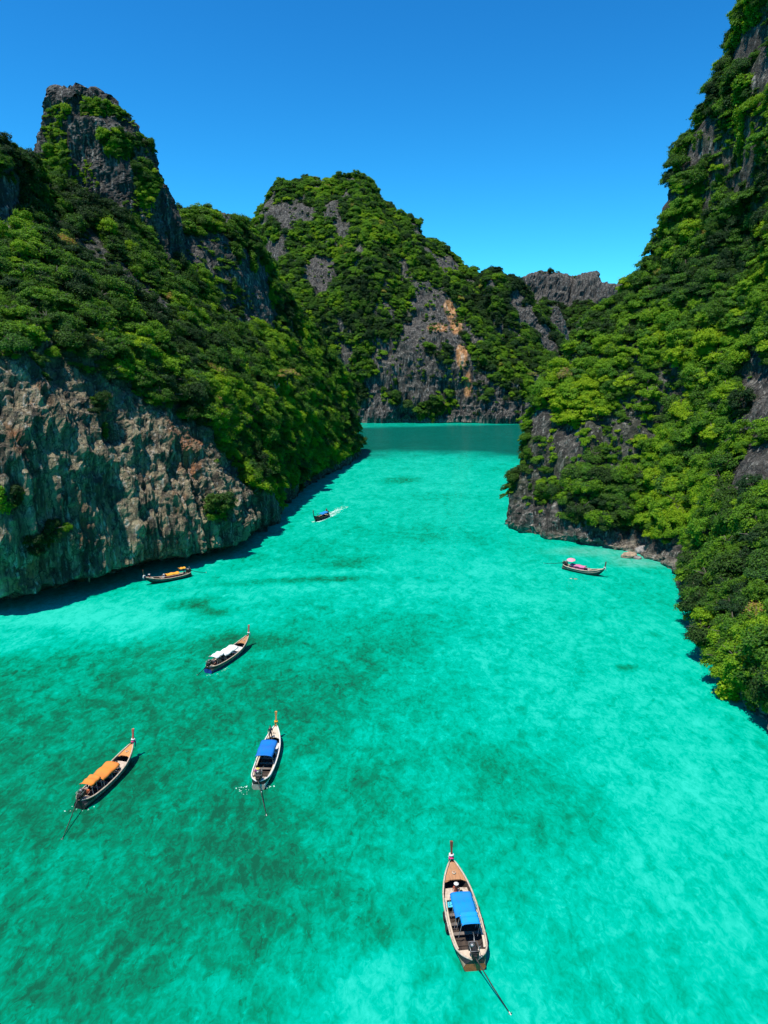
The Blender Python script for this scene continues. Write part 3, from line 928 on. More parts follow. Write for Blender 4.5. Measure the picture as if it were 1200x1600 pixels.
def rot_from_up(up, spin):
    q = Vector((0, 0, 1)).rotation_difference(Vector(up))
    return (q.to_matrix() @ Matrix.Rotation(spin, 3, 'Z')).to_euler()

LANDMARKS = {'limestone_headland': [(110, 330, 'at the foot of the grey pinnacle'), (300, 430, 'under the second rocky ridge'), (30, 470, 'at left edge above bare cliff'),
    (120, 510, 'above middle of bare cliff'), (230, 550, 'above far end of bare cliff'), (310, 640, 'where bare cliff meets jungle'), (390, 520, 'high on the left headland'),
    (450, 610, 'near the rusty flowering tree'), (470, 700, 'on headland above the moving boat'), (540, 650, 'at the tip of the left headland'), (10, 250, 'on the left-edge knoll')],
  'limestone_hillside': [(1160, 60, 'atop the right ridge'), (1080, 280, 'on the right skyline'), (975, 430, 'at low end of right skyline'), (1150, 420, 'high on the right hillside'),
    (1170, 560, 'above the right-edge rock face'), (1060, 560, 'in middle of right hillside'), (900, 560, 'on shoulder facing far mountain'), (840, 760, 'on the point beside the channel'),
    (930, 780, 'above the pink boat'), (1010, 780, 'above the tan boulder'), (1100, 740, 'below the right-edge rock face'), (1180, 850, 'behind the overhanging bank trees'), (1110, 930, 'overhanging bend of the bank'), (1170, 1040, 'overhanging water nearest the camera')]}
def tree_label(p, x, y, big):
    name, P, rad, kk, tint, up, small, lift = p
    shade = ('brown-tinged' if tint > 0.9 else 'yellow-green' if tint > 0.62 else 'mid-green' if tint > 0.36 else 'dark green')
    shape = {'round': 'rounded', 'layered': 'layered', 'tall': 'tall'}[KIND[kk]]
    marks = LANDMARKS.get(name)
    if marks: zone = min(marks, key=lambda m: (m[0] - x) ** 2 + (m[1] - y) ** 2)[2]
    elif name == 'limestone_pinnacle': zone = 'clinging to the grey pinnacle'
    else: zone = 'on the far mountain'
    return f"{'large' if big else 'smaller'} {shade} {shape} tree {zone}", f'jungle trees {zone}'
ORD = ['', 'second ', 'third ', 'fourth ', 'fifth ', 'sixth ', 'seventh ', 'eighth ', 'ninth ', 'tenth ']
NUM = ['', '', 'two', 'three', 'four', 'five', 'six', 'seven', 'eight', 'nine', 'ten']
med = float(np.median(psize[chosen]))
labels = {k: tree_label(plants[k], ppx[k], ppy[k], psize[k] > med) for k in chosen}
same = {}
for k in chosen: same.setdefault(labels[k][0], []).append(k)
for lab, ks in same.items():
    if 1 < len(ks) <= 10:
        for r_, k in enumerate(sorted(ks, key=lambda q: ppy[q])):
            labels[k] = (f'{lab}, {ORD[r_]}highest of {NUM[len(ks)]}', labels[k][1])

for k in chosen:
    p = plants[k]
    name, P, rad, kk, tint, up, small, lift = p
    base = P - up * (lift + 0.35 * rad)
    t = empty('jungle_tree', base)
    lab, grp = labels[k]
    tag(t, lab, 'tree', grp)
    e = rot_from_up(up, random.uniform(0, 6.28))
    off = Vector(P - base)
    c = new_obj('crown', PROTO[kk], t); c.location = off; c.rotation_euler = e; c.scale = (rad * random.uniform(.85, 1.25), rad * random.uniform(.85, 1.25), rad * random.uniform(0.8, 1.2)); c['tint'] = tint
    b = new_obj('trunk', TRUNKS[k % 4], t); b.location = off; b.rotation_euler = e; b.scale = (rad,) * 3

# the reddish-brown flowering tree on the left headland
fp = at(449, 590, 222)
t = empty('flowering_tree', fp - np.array([0, 0, 3.0])); tag(t, 'rusty brown flowering tree standing out of the green left headland', 'tree')
c = new_obj('crown', PROTO[2], t); c.location = (0, 0, 3.6); c.scale = (3.6, 3.6, 2.9); c['tint'] = 0.985
b = new_obj('trunk', TRUNKS[1], t); b.location = (0, 0, 3.0); b.scale = (3.4,) * 3

# everything else is one mass of jungle
rest = [p for i, p in enumerate(plants) if i not in chosen_set]
jm = bpy.data.meshes.new('jungle')
jm.vertices.add(len(rest))
jm.vertices.foreach_set('co', np.array([p[1] for p in rest], np.float32).ravel())
a = jm.attributes.new('rot', 'FLOAT_VECTOR', 'POINT')
a.data.foreach_set('vector', np.array([tuple(rot_from_up(p[5], random.uniform(0, 6.28))) for p in rest], np.float32).ravel())
a = jm.attributes.new('scl', 'FLOAT_VECTOR', 'POINT')
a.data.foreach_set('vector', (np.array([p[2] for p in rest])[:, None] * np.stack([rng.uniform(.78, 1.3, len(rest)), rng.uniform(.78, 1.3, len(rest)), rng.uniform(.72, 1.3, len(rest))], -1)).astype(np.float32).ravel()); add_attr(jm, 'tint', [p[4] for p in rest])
a = jm.attributes.new('idx', 'INT', 'POINT'); a.data.foreach_set('value', np.array([p[3] for p in rest], np.int32))
jungle = new_obj('jungle_vegetation', jm)
tag(jungle, 'dense green jungle of trees and shrubs covering the limestone slopes', 'jungle', kind='stuff')
gn = bpy.data.node_groups.new('jungle_scatter', 'GeometryNodeTree')
gn.interface.new_socket('Geometry', in_out='INPUT', socket_type='NodeSocketGeometry')
gn.interface.new_socket('Geometry', in_out='OUTPUT', socket_type='NodeSocketGeometry')
gi = gn.nodes.new('NodeGroupInput'); go = gn.nodes.new('NodeGroupOutput')
join = gn.nodes.new('GeometryNodeJoinGeometry')
def named(nm, typ):
    nd = gn.nodes.new('GeometryNodeInputNamedAttribute'); nd.data_type = typ; nd.inputs[0].default_value = nm; return nd.outputs[0]
n_rot, n_scl, n_idx = named('rot', 'FLOAT_VECTOR'), named('scl', 'FLOAT_VECTOR'), named('idx', 'INT')
e2r = gn.nodes.new('FunctionNodeEulerToRotation'); gn.links.new(n_rot, e2r.inputs[0])
for k, me in enumerate(PROTO):
    po = bpy.data.objects.new('leaf_crown', me)          # source shape only, not in the scene
    oi = gn.nodes.new('GeometryNodeObjectInfo'); oi.inputs['Object'].default_value = po; oi.inputs['As Instance'].default_value = False
    g2i = gn.nodes.new('GeometryNodeGeometryToInstance'); gn.links.new(oi.outputs['Geometry'], g2i.inputs[0])
    cmpn = gn.nodes.new('FunctionNodeCompare'); cmpn.data_type = 'INT'; cmpn.operation = 'EQUAL'
    gn.links.new(n_idx, cmpn.inputs[2]); cmpn.inputs[3].default_value = k
    iop = gn.nodes.new('GeometryNodeInstanceOnPoints')
    gn.links.new(gi.outputs[0], iop.inputs['Points']); gn.links.new(cmpn.outputs[0], iop.inputs['Selection'])
    gn.links.new(g2i.outputs[0], iop.inputs['Instance']); gn.links.new(e2r.outputs[0], iop.inputs['Rotation']); gn.links.new(n_scl, iop.inputs['Scale'])
    gn.links.new(iop.outputs[0], join.inputs[0])
gn.links.new(join.outputs[0], go.inputs[0])
md = jungle.modifiers.new('scatter', 'NODES'); md.node_group = gn
# ------------------------------------------------------------------ boats
CREAM = simple('cream_paint', (0.56, 0.46, 0.36), (0.32, 0.24, 0.17), 0.6, 5)
WHITE = simple('white_paint', (0.72, 0.70, 0.66), (0.55, 0.53, 0.49), 0.55, 5)
DECKW = simple('deck_wood', (0.46, 0.22, 0.09), (0.26, 0.12, 0.05), 0.55, 3, stretch=(6, 0.6, 1))
ORANGEW = simple('orange_wood', (0.62, 0.26, 0.07), (0.45, 0.17, 0.045), 0.5, 3, stretch=(6, 0.6, 1))
PALEW = simple('pale_wood', (0.60, 0.50, 0.38), (0.45, 0.36, 0.26), 0.6, 3, stretch=(6, 0.6, 1))
INNER = simple('bilge_wood', (0.07, 0.048, 0.034), (0.022, 0.017, 0.015), 0.8, 3, stretch=(1, 0.4, 1))
BLACKP = simple('black_paint', (0.022, 0.02, 0.02), (0.012, 0.011, 0.011), 0.5, 4)
GREYP = simple('weathered_hull', (0.20, 0.16, 0.13), (0.085, 0.07, 0.06), 0.7, 2, stretch=(1, 0.4, 2))
TANH = simple('tan_hull', (0.36, 0.25, 0.16), (0.22, 0.15, 0.10), 0.65, 2, stretch=(1, 0.4, 2))
NAVY = simple('blue_boot_paint', (0.02, 0.06, 0.32), (0.012, 0.035, 0.2), 0.5, 3)
RUST = simple('rust_orange_paint', (0.62, 0.15, 0.045), (0.34, 0.07, 0.025), 0.6, 3)
IRON = simple('oily_iron', (0.055, 0.05, 0.047), (0.02, 0.018, 0.018), 0.5, 9, metal=0.6)
STEEL = simple('worn_steel', (0.42, 0.41, 0.39), (0.2, 0.19, 0.18), 0.45, 9, metal=0.7)
POSTG = simple('canopy_pole_paint', (0.30, 0.29, 0.28), (0.16, 0.15, 0.15), 0.5, 5)
RUBBER = simple('tyre_rubber', (0.02, 0.02, 0.021), (0.012, 0.012, 0.012), 0.8, 8)
def cloth(name, c, c2=None): return simple(name, c, c2 or tuple(x * 0.68 + 0.02 for x in c), 0.8, 2.2, stretch=(1, 0.5, 1), spec=0.2, bump=0.5)
BLUEC = cloth('azure_canvas', (0.0, 0.245, 0.66)); BLUEC2 = cloth('bright_azure_canvas', (0.0, 0.31, 0.76))
BLUED = cloth('cobalt_canvas', (0.0, 0.16, 0.56)); ORNGC = cloth('orange_canvas', (0.80, 0.24, 0.035)); AMBRC = cloth('amber_canvas', (0.85, 0.36, 0.03))
WHTC = cloth('white_canvas', (0.80, 0.79, 0.76)); PINKC = cloth('pink_canvas', (0.62, 0.17, 0.33)); TURQ = cloth('turquoise_sheet', (0.06, 0.50, 0.62))
CRIM = cloth('crimson_cloth', (0.45, 0.03, 0.05)); MAGC = cloth('magenta_ribbon', (0.70, 0.06, 0.20)); WHR = cloth('white_ribbon', (0.8, 0.78, 0.75))
BROWNP = simple('brown_post', (0.20, 0.055, 0.03), (0.13, 0.035, 0.02), 0.5, 4); PINKP = simple('faded_red_post', (0.50, 0.13, 0.09), (0.36, 0.09, 0.06), 0.6, 4)
FOAMM = simple('sea_foam', (0.55, 0.72, 0.66), (0.25, 0.50, 0.42), 0.9, 5)

def it(t, pts):
    return float(np.interp(t, [p[0] for p in pts], [p[1] for p in pts]))
BEAMT = [(0, .70), (.1, .84), (.25, .96), (.42, 1), (.58, .97), (.70, .89), (.80, .73), (.88, .54), (.95, .30), (1, .07)]
GUNT = [(0, .05), (.015, .34), (.04, .56), (.08, .74), (.13, .88), (.25, .97), (.42, 1.0), (.58, .97), (.70, .89), (.80, .73), (.88, .54), (.95, .30), (1, .07)]
SHEER = [(0, .92), (.12, .84), (.3, .74), (.5, .74), (.68, .88), (.80, 1.12), (.9, 1.38), (.96, 1.58), (1, 1.74)]
KEEL = [(0, -.2), (.5, -.3), (.72, -.22), (.84, .05), (.92, .55), (.97, 1.0), (1, 1.45)]
def smooth_it(t, pts): return (it(max(0, t - .02), pts) + it(t, pts) * 2 + it(min(1, t + .02), pts)) / 4

BOATS = {}
def make_boat(key, stern_px, bow_px, beam, label, hull=GREYP, boot=BLACKP, rail=CREAM, fore=DECKW, post=BROWNP, transom=RUST, platform=CREAM,
              roofs=(), tail_px=None, tyres=(), sash=(WHR, MAGC), valance=None, low=1.0):
    a = on_water(*stern_px); b = on_water(*bow_px)
    L = float(np.linalg.norm(b - a)); B = beam / 2
    root = empty('longtail_boat', a, (0, 0, math.atan2(-(b[0] - a[0]), b[1] - a[1])))
    tag(root, label, 'boat', 'longtail boats moored in the lagoon')
    M = Matrix.Translation(Vector(a)) @ Matrix.Rotation(root.rotation_euler[2], 4, 'Z')
    g = lambda t: smooth_it(t, GUNT) * B
    bw = lambda t: smooth_it(t, BEAMT) * B
    s = lambda t: smooth_it(t, SHEER) * low
    k = lambda t: smooth_it(t, KEEL) * low
    # hull shell, outside and inside
    T = np.concatenate([np.linspace(0, .14, 8), np.linspace(.18, .86, 18), np.linspace(.88, 1, 8)])
    mb = MB(); secs = []; inn = []
    for t in T:
        y = t * L; h = s(t) - k(t)
        x4 = 0.94 * bw(t) * .7 + g(t) * .3 if t < .14 else .94 * bw(t)
        secs.append([(0, y, k(t)), (.5 * bw(t), y, k(t) + .07 * h), (.76 * bw(t), y, k(t) + .26 * h), (.88 * bw(t), y, k(t) + .46 * h), (x4, y, k(t) + .72 * h), (g(t), y, s(t))])
        fl = max(.16, k(t) + .12 * h); gi_ = max(.01, g(t) - .055); bi_ = max(.01, bw(t) * .86 - .05)
        inn.append([(0, y, fl), (min(bi_, gi_ + .03) * .82, y, fl), (min(bi_, gi_ + .06), y, fl + .3 * (s(t) - fl)), (gi_, y, s(t) - .01)])
    n = 6
    for side in (1, -1):
        V = [(side * x, y, z) for sec in secs for (x, y, z) in sec]
        F, mm = [], []
        for i in range(len(T) - 1):
            for j in range(n - 1):
                f = (i * n + j, i * n + j + 1, (i + 1) * n + j + 1, (i + 1) * n + j)
                F.append(f if side > 0 else f[::-1]); mm.append((3 if (j == 4 and T[i] < .12) else 0) if j >= 3 else 1)
        base = len(mb.V); mb.add(V, F); mb.M[-len(F):] = mm
        V = [(side * x, y, z) for sec in inn for (x, y, z) in sec]; F = []
        for i in range(1, len(T) - 1):
            for j in range(3):
                f = (i * 4 + j, i * 4 + j + 1, (i + 1) * 4 + j + 1, (i + 1) * 4 + j)
                F.append(f[::-1] if side > 0 else f)
        mb.add(V, F, 2)
    mb.build('hull', [hull, boot, INNER, BLACKP], root, True)
    # stern panel
    mb = MB(); sec = secs[0]
    lo = [(x, -.012, z) for (x, y, z) in sec[:5]]; hi = [(x, -.012, z) for (x, y, z) in sec[4:]]
    for c, m in ((lo, 0), (hi, 1)):
        pts = [(-x, y, z) for (x, y, z) in c[::-1] if x > 0] + c
        mb.add(pts, [tuple(range(len(pts)))], m)
    mb.build('transom', [transom, BLACKP], root)
    # rails: the pale gunwale that also wraps the stern
    for side in (1, -1):
        pts = [(side * g(t), t * L, s(t) + .02) for t in np.linspace(0.0, .985, 40)]
        MB().tube(pts, [.075] * 39 + [.04], 6).build('gunwale', rail, root, True)
        pts = [(side * (.93 * bw(t) + .02), t * L, k(t) + .70 * (s(t) - k(t))) for t in np.linspace(.14, .93, 24)]
        MB().tube(pts, .035, 5).build('rubbing_strake', rail, root, True)
    # decks
    def deck(name, t0, t1, zf, mat, inset=.05, n=10, parent=root, curve=0.0):
        ts = np.linspace(t0, t1, n); V, F = [], []
        for i, t in enumerate(ts):
            hw = max(.01, g(t) - inset)
            for q in (-1, -.5, 0, .5, 1):
                cy = curve * (1 - q * q) if i == 0 else 0.0
                z = zf(t) + .035 * (1 - q * q)
                V += [(q * hw, t * L + cy, z), (q * hw, t * L + cy, z - .05)]
        for i in range(n - 1):
            for q in range(4):
                A = (i * 5 + q) * 2; Bq = A + 2; C = ((i + 1) * 5 + q + 1) * 2; D = C - 2
                F += [(A, Bq, C, D), (D + 1, C + 1, Bq + 1, A + 1)]
        for q in range(4):
            A = q * 2; F.append((A + 1, A + 3, A + 2, A))
            A = ((n - 1) * 5 + q) * 2; F.append((A, A + 2, A + 3, A + 1))
        return MB().add(V, F).build(name, mat, parent)
    deck('foredeck', .80, .975, lambda t: s(t) - .03, fore, curve=.30)
    deck('bow_platform', .665, .775, lambda t: s(t) - .34, platform, inset=.12)
    deck('seat_plank', .615, .635, lambda t: .46, platform, inset=.10, n=3)
    for t0 in (.30, .40, .50):
        deck('seat_plank', t0, t0 + .03, lambda t: .42, GREYP, inset=.10, n=3)  # darker planks: shadow under the canopy put into their colour
    if key == 'near': deck('seat_cover', .575, .635, lambda t: .62, TURQ, inset=.30, n=5)
    deck('stern_deck', .02, .125, lambda t: s(t) - .20, PALEW, inset=.08)
    for side in (1, -1):       # narrow side decks
        V, F = [], []
        ts = np.linspace(.13, .66, 16)
        for t in ts:
            V += [(side * (g(t) - .05), t * L, s(t) - .05), (side * (g(t) - .24), t * L, s(t) - .08), (side * (g(t) - .24), t * L, s(t) - .12), (side * (g(t) - .05), t * L, s(t) - .12)]
        for i in range(15):
            for j in range(4):
                j2 = (j + 1) % 4; f = (i * 4 + j, i * 4 + j2, (i + 1) * 4 + j2, (i + 1) * 4 + j); F.append(f)
        MB().add(V, F).build('side_deck', PALEW, root)
    for t in np.linspace(.16, .62, 9):   # frames
        mb = MB(); mb.tube([(-(g(t) - .07), t * L, s(t) - .1), (-(bw(t) * .7), t * L, .24), (bw(t) * .7, t * L, .24), (g(t) - .07, t * L, s(t) - .1)], .03, 4)
        mb.build('rib', INNER, root)
    # prow post, thicker at its head
    zt = s(1.0); mb = MB()
    pts = [(0, .965 * L, s(.965) - .45), (0, L, zt - .12), (0, L + .16, zt + .42), (0, L + .26, zt + .95), (0, L + .30, zt + 1.45)]
    W = [.09, .075, .075, .09, .13]; V = []
    for (x, y, z), w in zip(pts, W):
        V += [(-w, y - .09, z), (w, y - .09, z), (w * .7, y + .09, z + .02), (-w * .7, y + .09, z + .02)]
    F = []
    for i in range(4):
        for j in range(4): F.append((i * 4 + j, i * 4 + (j + 1) % 4, i * 4 + 4 + (j + 1) % 4, i * 4 + 4 + j))
    F += [(3, 2, 1, 0), (16, 17, 18, 19)]
    mb.add(V, F).build('prow_post', post, root)
    if sash:
        for i, m in enumerate(sash):
            mb = MB(); z0 = zt + .34 - .22 * i; y0 = L + .135 - .06 * i
            ring = [(.14 * math.cos(q), y0 + .15 * math.sin(q), z0 + .03 * math.sin(3 * q)) for q in np.linspace(0, 2 * math.pi, 13)]
            mb.tube(ring, .075, 6)
            mb.tube([(.1, y0 + .1, z0), (.17, y0 + .22, z0 - .35), (.12, y0 + .2, z0 - .75)], [.05, .06, .04], 5)
            mb.tube([(-.1, y0 + .1, z0), (-.16, y0 + .2, z0 - .3), (-.18, y0 + .16, z0 - .6)], [.05, .06, .035], 5)
            mb.build('prow_ribbon', m, root, True)
    # cloth roofs on poles: (t0, t1, height, width fraction, material, arch, sideways shift)
    rr = random.Random(hash(key) % 1000 if False else len(key) * 7 + int(stern_px[0]))
    for (t0, t1, z, wf, mat, arch, shift) in roofs:
        nx, ny = 11, 13; V, F = [], []
        for i in range(ny):
            t = t0 + (t1 - t0) * i / (ny - 1)
            for j in range(nx):
                q = 2 * j / (nx - 1) - 1
                sag = -.10 * math.cos(i / (ny - 1) * math.pi * 4) + rr.uniform(-.012, .012)
                zz = z - arch * abs(q) ** 2.2 - sag * .5 - (.10 if abs(q) == 1 else 0)
                V.append((q * wf * B + shift, t * L, zz))
        for i in range(ny - 1):
            for j in range(nx - 1): F.append((i * nx + j, i * nx + j + 1, (i + 1) * nx + j + 1, (i + 1) * nx + j))
        ro = MB().add(V, F).build('canopy', mat, root, True)
        sm = ro.modifiers.new('cloth', 'SOLIDIFY'); sm.thickness = .03
        for t in ((t0 + .01), (t0 + t1) / 2, (t1 - .01)) if t1 - t0 > .15 else ((t0 + .02), (t1 - .02)):
            MB().tube([(-wf * B * .97 + shift, t * L, z - arch - .06), (-wf * B * .5 + shift, t * L, z - arch * .25 - .05), (wf * B * .5 + shift, t * L, z - arch * .25 - .05), (wf * B * .97 + shift, t * L, z - arch - .06)], .022, 5).build('roof_bow', POSTG, ro)
            for side in (1, -1):
                MB().tube([(side * (min(g(t) - .1, wf * B)), t * L, s(t) - .15), (side * wf * B * .95 + shift, t * L, z - arch - .05)], .022, 6).build('canopy_pole', POSTG, root)
    if valance:
        t0, t1, mat, z0, z1 = valance
        for side in (1, -1):
            V, F = [], []; nn = 14
            for i in range(nn):
                t = t0 + (t1 - t0) * i / (nn - 1)
                V += [(side * (g(t) - .14 + .02 * math.sin(i * 2.1)), t * L, z0), (side * (g(t) - .12 + .02 * math.sin(i * 1.7)), t * L, z1)]
            for i in range(nn - 1): F.append((2 * i, 2 * i + 2, 2 * i + 3, 2 * i + 1))
            so = MB().add(V, F).build('side_sheet', mat, root); sm = so.modifiers.new('cloth', 'SOLIDIFY'); sm.thickness = .02
    # truck engine on a swivel with its long tail shaft
    ez = s(.02) + .35; mb = MB()
    mb.box((0, .42, ez), (.46, .9, .42)); mb.box((0, .44, ez + .29), (.32, .72, .18)); mb.box((.05, .1, ez + .2), (.5, .12, .2)); mb.box((-.3, .55, ez + .12), (.16, .3, .2)); mb.box((0, -.05, ez - .02), (.26, .3, .28)); mb.box((.24, .35, ez - .05), (.14, .4, .2)); mb.box((-.22, .3, ez + .06), (.1, .5, .12))
    eng = mb.build('engine', IRON, root, bevel=.025)
    MB().tube([(0, .14, s(.02) - .25), (0, .14, ez - .1)], .06, 8).build('swivel_post', STEEL, eng)
    mb = MB(); mb.tube([(-.1, .5, ez + .33), (-.1, .5, ez + .50)], .15, 12); mb.build('air_filter', STEEL, eng, True)
    MB().tube([(.2, .2, ez + .1), (.32, .15, ez + .2), (.34, .1, ez + .62), (.34, .0, ez + .72)], .04, 7).build('exhaust_pipe', STEEL, eng, True)
    MB().box((0, .84, ez + .08), (.44, .08, .44)).build('radiator', IRON, eng, bevel=.015)
    mb = MB(); mb.tube([(-.26, .8, ez - .1), (-.3, .8, ez + .42), (.3, .8, ez + .42), (.26, .8, ez - .1)], .022, 6)
    mb.tube([(-.26, .0, ez - .1), (-.3, .0, ez + .36), (.3, .0, ez + .36), (.26, .0, ez - .1)], .022, 6); mb.tube([(-.3, .0, ez + .36), (-.3, .8, ez + .42)], .02, 6); mb.tube([(.3, .0, ez + .36), (.3, .8, ez + .42)], .02, 6)
    mb.build('engine_cage', STEEL, eng, True)
    MB().tube([(.12, .8, ez + .2), (.2, 1.35, ez + .35), (.22, 1.75, ez + .3)], .025, 6).build('tiller', STEEL, eng, True)
    for q in range(3):
        MB().tube([(.2 - .14 * q, .1 + .1 * q, ez + .1), (.26 - .2 * q, -.1, ez - .35), (.1 - .1 * q, .05, s(.02) - .3)], .018, 5).build('hose', BLACKP, eng, True)
    if tail_px is None: tl = Vector((0.2, -4.2, -.1))
    else:
        tl = M.inverted() @ Vector(on_water(*tail_px)); tl.z = .0
    p0 = Vector((0, -.1, ez - .05)); mid = p0.lerp(tl, .5) + Vector((0, 0, -.06))
    sh = MB().tube([p0, p0.lerp(tl, .08), p0.lerp(tl, .1), mid, tl], [.07, .07, .042, .036, .032], 7).build('tail_shaft', IRON, root, True)
    d = (tl - p0).normalized(); side_ = d.cross(Vector((0, 0, 1))).normalized(); upv = side_.cross(d)
    mb = MB(); mb.tube([tl - d * .12, tl + d * .1], .05, 7)
    for q in range(3):
        a_ = q * 2.094; r_ = side_ * math.cos(a_) + upv * math.sin(a_); pr = r_.cross(d)
        mb.add([tl + r_ * .03 - pr * .03, tl + r_ * .17 - pr * .05 + d * .04, tl + r_ * .19 + pr * .05 - d * .02, tl + r_ * .03 + pr * .03], [(0, 1, 2, 3), (3, 2, 1, 0)])
    mb.build('propeller', STEEL, sh)
    MB().tube([p0.lerp(tl, .12) + Vector((0, 0, -.05)), p0.lerp(tl, .5) + Vector((0, 0, -.16)), p0.lerp(tl, .9) + Vector((0, 0, -.05))], .012, 4).build('shaft_brace', IRON, sh)
    for (t, side) in tyres:
        x = side * (bw(t) * .97 + .10)
        ring = [(x + .02 * side, t * L + .30 * math.cos(q), .42 + .30 * math.sin(q)) for q in np.linspace(0, 2 * math.pi, 17)]
        ty = MB().tube(ring, .085, 7).build('tyre_fender', RUBBER, root, True)
        MB().tube([(x, t * L, .68), (side * g(t), t * L, s(t) + .06)], .015, 5).build('rope', PALEW, ty)
    # mooring line coiled on the foredeck
    coil = [(.16 * math.cos(q) * (1 - q / 60), .88 * L + .16 * math.sin(q) * (1 - q / 60), s(.88) + .04 + q * .002) for q in np.linspace(0, 18, 50)]
    MB().tube(coil, .016, 4).build('mooring_rope', PALEW, root, True)
    BOATS[key] = (M, L, B, s)
    return root

make_boat('near', (741.5, 1517), (705, 1371), 2.60, 'nearest longtail boat, blue two-panel canopy, brown foredeck and tyre fenders', hull=TANH, rail=CREAM, fore=DECKW, post=BROWNP, transom=RUST,
          roofs=[(.335, .60, 1.72, .66, BLUEC, .06, .05), (.235, .36, 1.86, .54, BLUEC2, .05, .20)], tail_px=(797, 1584), tyres=[(.50, -1), (.385, -1), (.535, 1), (.41, 1), (.26, 1)],
          valance=(.52, .635, TURQ, .35, .85))
make_boat('white', (404, 1234), (432, 1154), 2.15, 'white-rimmed longtail boat with cobalt blue canopy and orange prow post', hull=WHITE, rail=WHITE, fore=PALEW, post=ORANGEW, transom=CREAM, platform=WHITE,
          roofs=[(.34, .66, 1.75, .86, BLUED, .12, -.12)], tail_px=(416.5, 1274), sash=(AMBRC,), valance=(.3, .6, BLUED, .3, .62))
make_boat('orange', (125, 1264), (209, 1183), 2.05, 'longtail boat with orange canopy, raised stern awning and orange foredeck', hull=GREYP, rail=CREAM, fore=ORANGEW, post=PINKP, transom=BLACKP,
          roofs=[(.29, .60, 1.66, .84, ORNGC, .13, 0), (.13, .30, 1.86, .66, ORNGC, .10, -.12)], tail_px=(97.5, 1311), valance=(.28, .56, CRIM, .3, .72))
make_boat('canvas', (325, 1052), (388.5, 1009), 2.05, 'longtail boat with white canopy and white stern awning, blue band at waterline', hull=GREYP, boot=NAVY, rail=CREAM, fore=DECKW, post=PINKP, transom=NAVY, platform=WHITE,
          roofs=[(.30, .62, 1.62, .84, WHTC, .16, 0), (.13, .31, 1.86, .66, WHTC, .10, -.1)], tail_px=(308, 1055), sash=(WHR,))
make_boat('cliff', (298, 900), (227.5, 914), 1.95, 'longtail boat with small orange canopy moored close under the bare cliff', hull=BLACKP, rail=CREAM, fore=PALEW, post=BROWNP, transom=BLACKP,
          roofs=[(.27, .56, 1.35, .72, AMBRC, .12, 0), (.12, .26, 2.05, .52, AMBRC, .06, 0)], tail_px=(322, 895), valance=(.27, .56, CRIM, .35, .95), low=.9)
make_boat('moving', (512.7, 806.5), (490.5, 815.5), 1.9, 'small dark longtail boat under way with blue canopy and white wake', hull=BLACKP, rail=INNER, fore=DECKW, post=BROWNP, transom=BLACKP,
          roofs=[(.16, .62, 1.6, .86, BLUEC, .14, 0)], sash=(), low=.95)
make_boat('pink', (880, 888.5), (943, 902), 1.9, 'longtail boat with pink canopy and pink parasol near the right bank', hull=GREYP, rail=PALEW, fore=ORANGEW, post=BROWNP, transom=BLACKP, platform=PALEW,
          roofs=[(.20, .56, 1.45, .74, PINKC, .16, 0)], tail_px=(850, 880), valance=(.2, .56, PINKC, .45, .98), sash=(WHR,))

# pink parasol standing at the stern of the pink boat
M, L, B, s = BOATS['pink']
pw = M @ Vector((0, .20 * L, .3))
par = empty('parasol', pw, (0.18, -0.1, 0)); tag(par, 'pink round parasol open over the stern of the pink-roofed boat', 'parasol')
V = [(0, 0, 2.35)]; F = []
for k in range(16):
    a_ = k * math.pi / 8; V += [(.45 * math.cos(a_), .45 * math.sin(a_), 2.27), (.85 * math.cos(a_), .85 * math.sin(a_), 2.03 + .03 * (k % 2))]
for k in range(16):
    k2 = (k + 1) % 16; F += [(0, 1 + 2 * k, 1 + 2 * k2), (1 + 2 * k, 2 + 2 * k, 2 + 2 * k2, 1 + 2 * k2)]
cn = MB().add(V, F).build('canopy', cloth('pale_pink_cloth', (0.75, 0.33, 0.42)), par); cn.modifiers.new('cloth', 'SOLIDIFY').thickness = .015
MB().tube([(0, 0, 0), (0, 0, 2.42)], .02, 6).build('pole', STEEL, par)

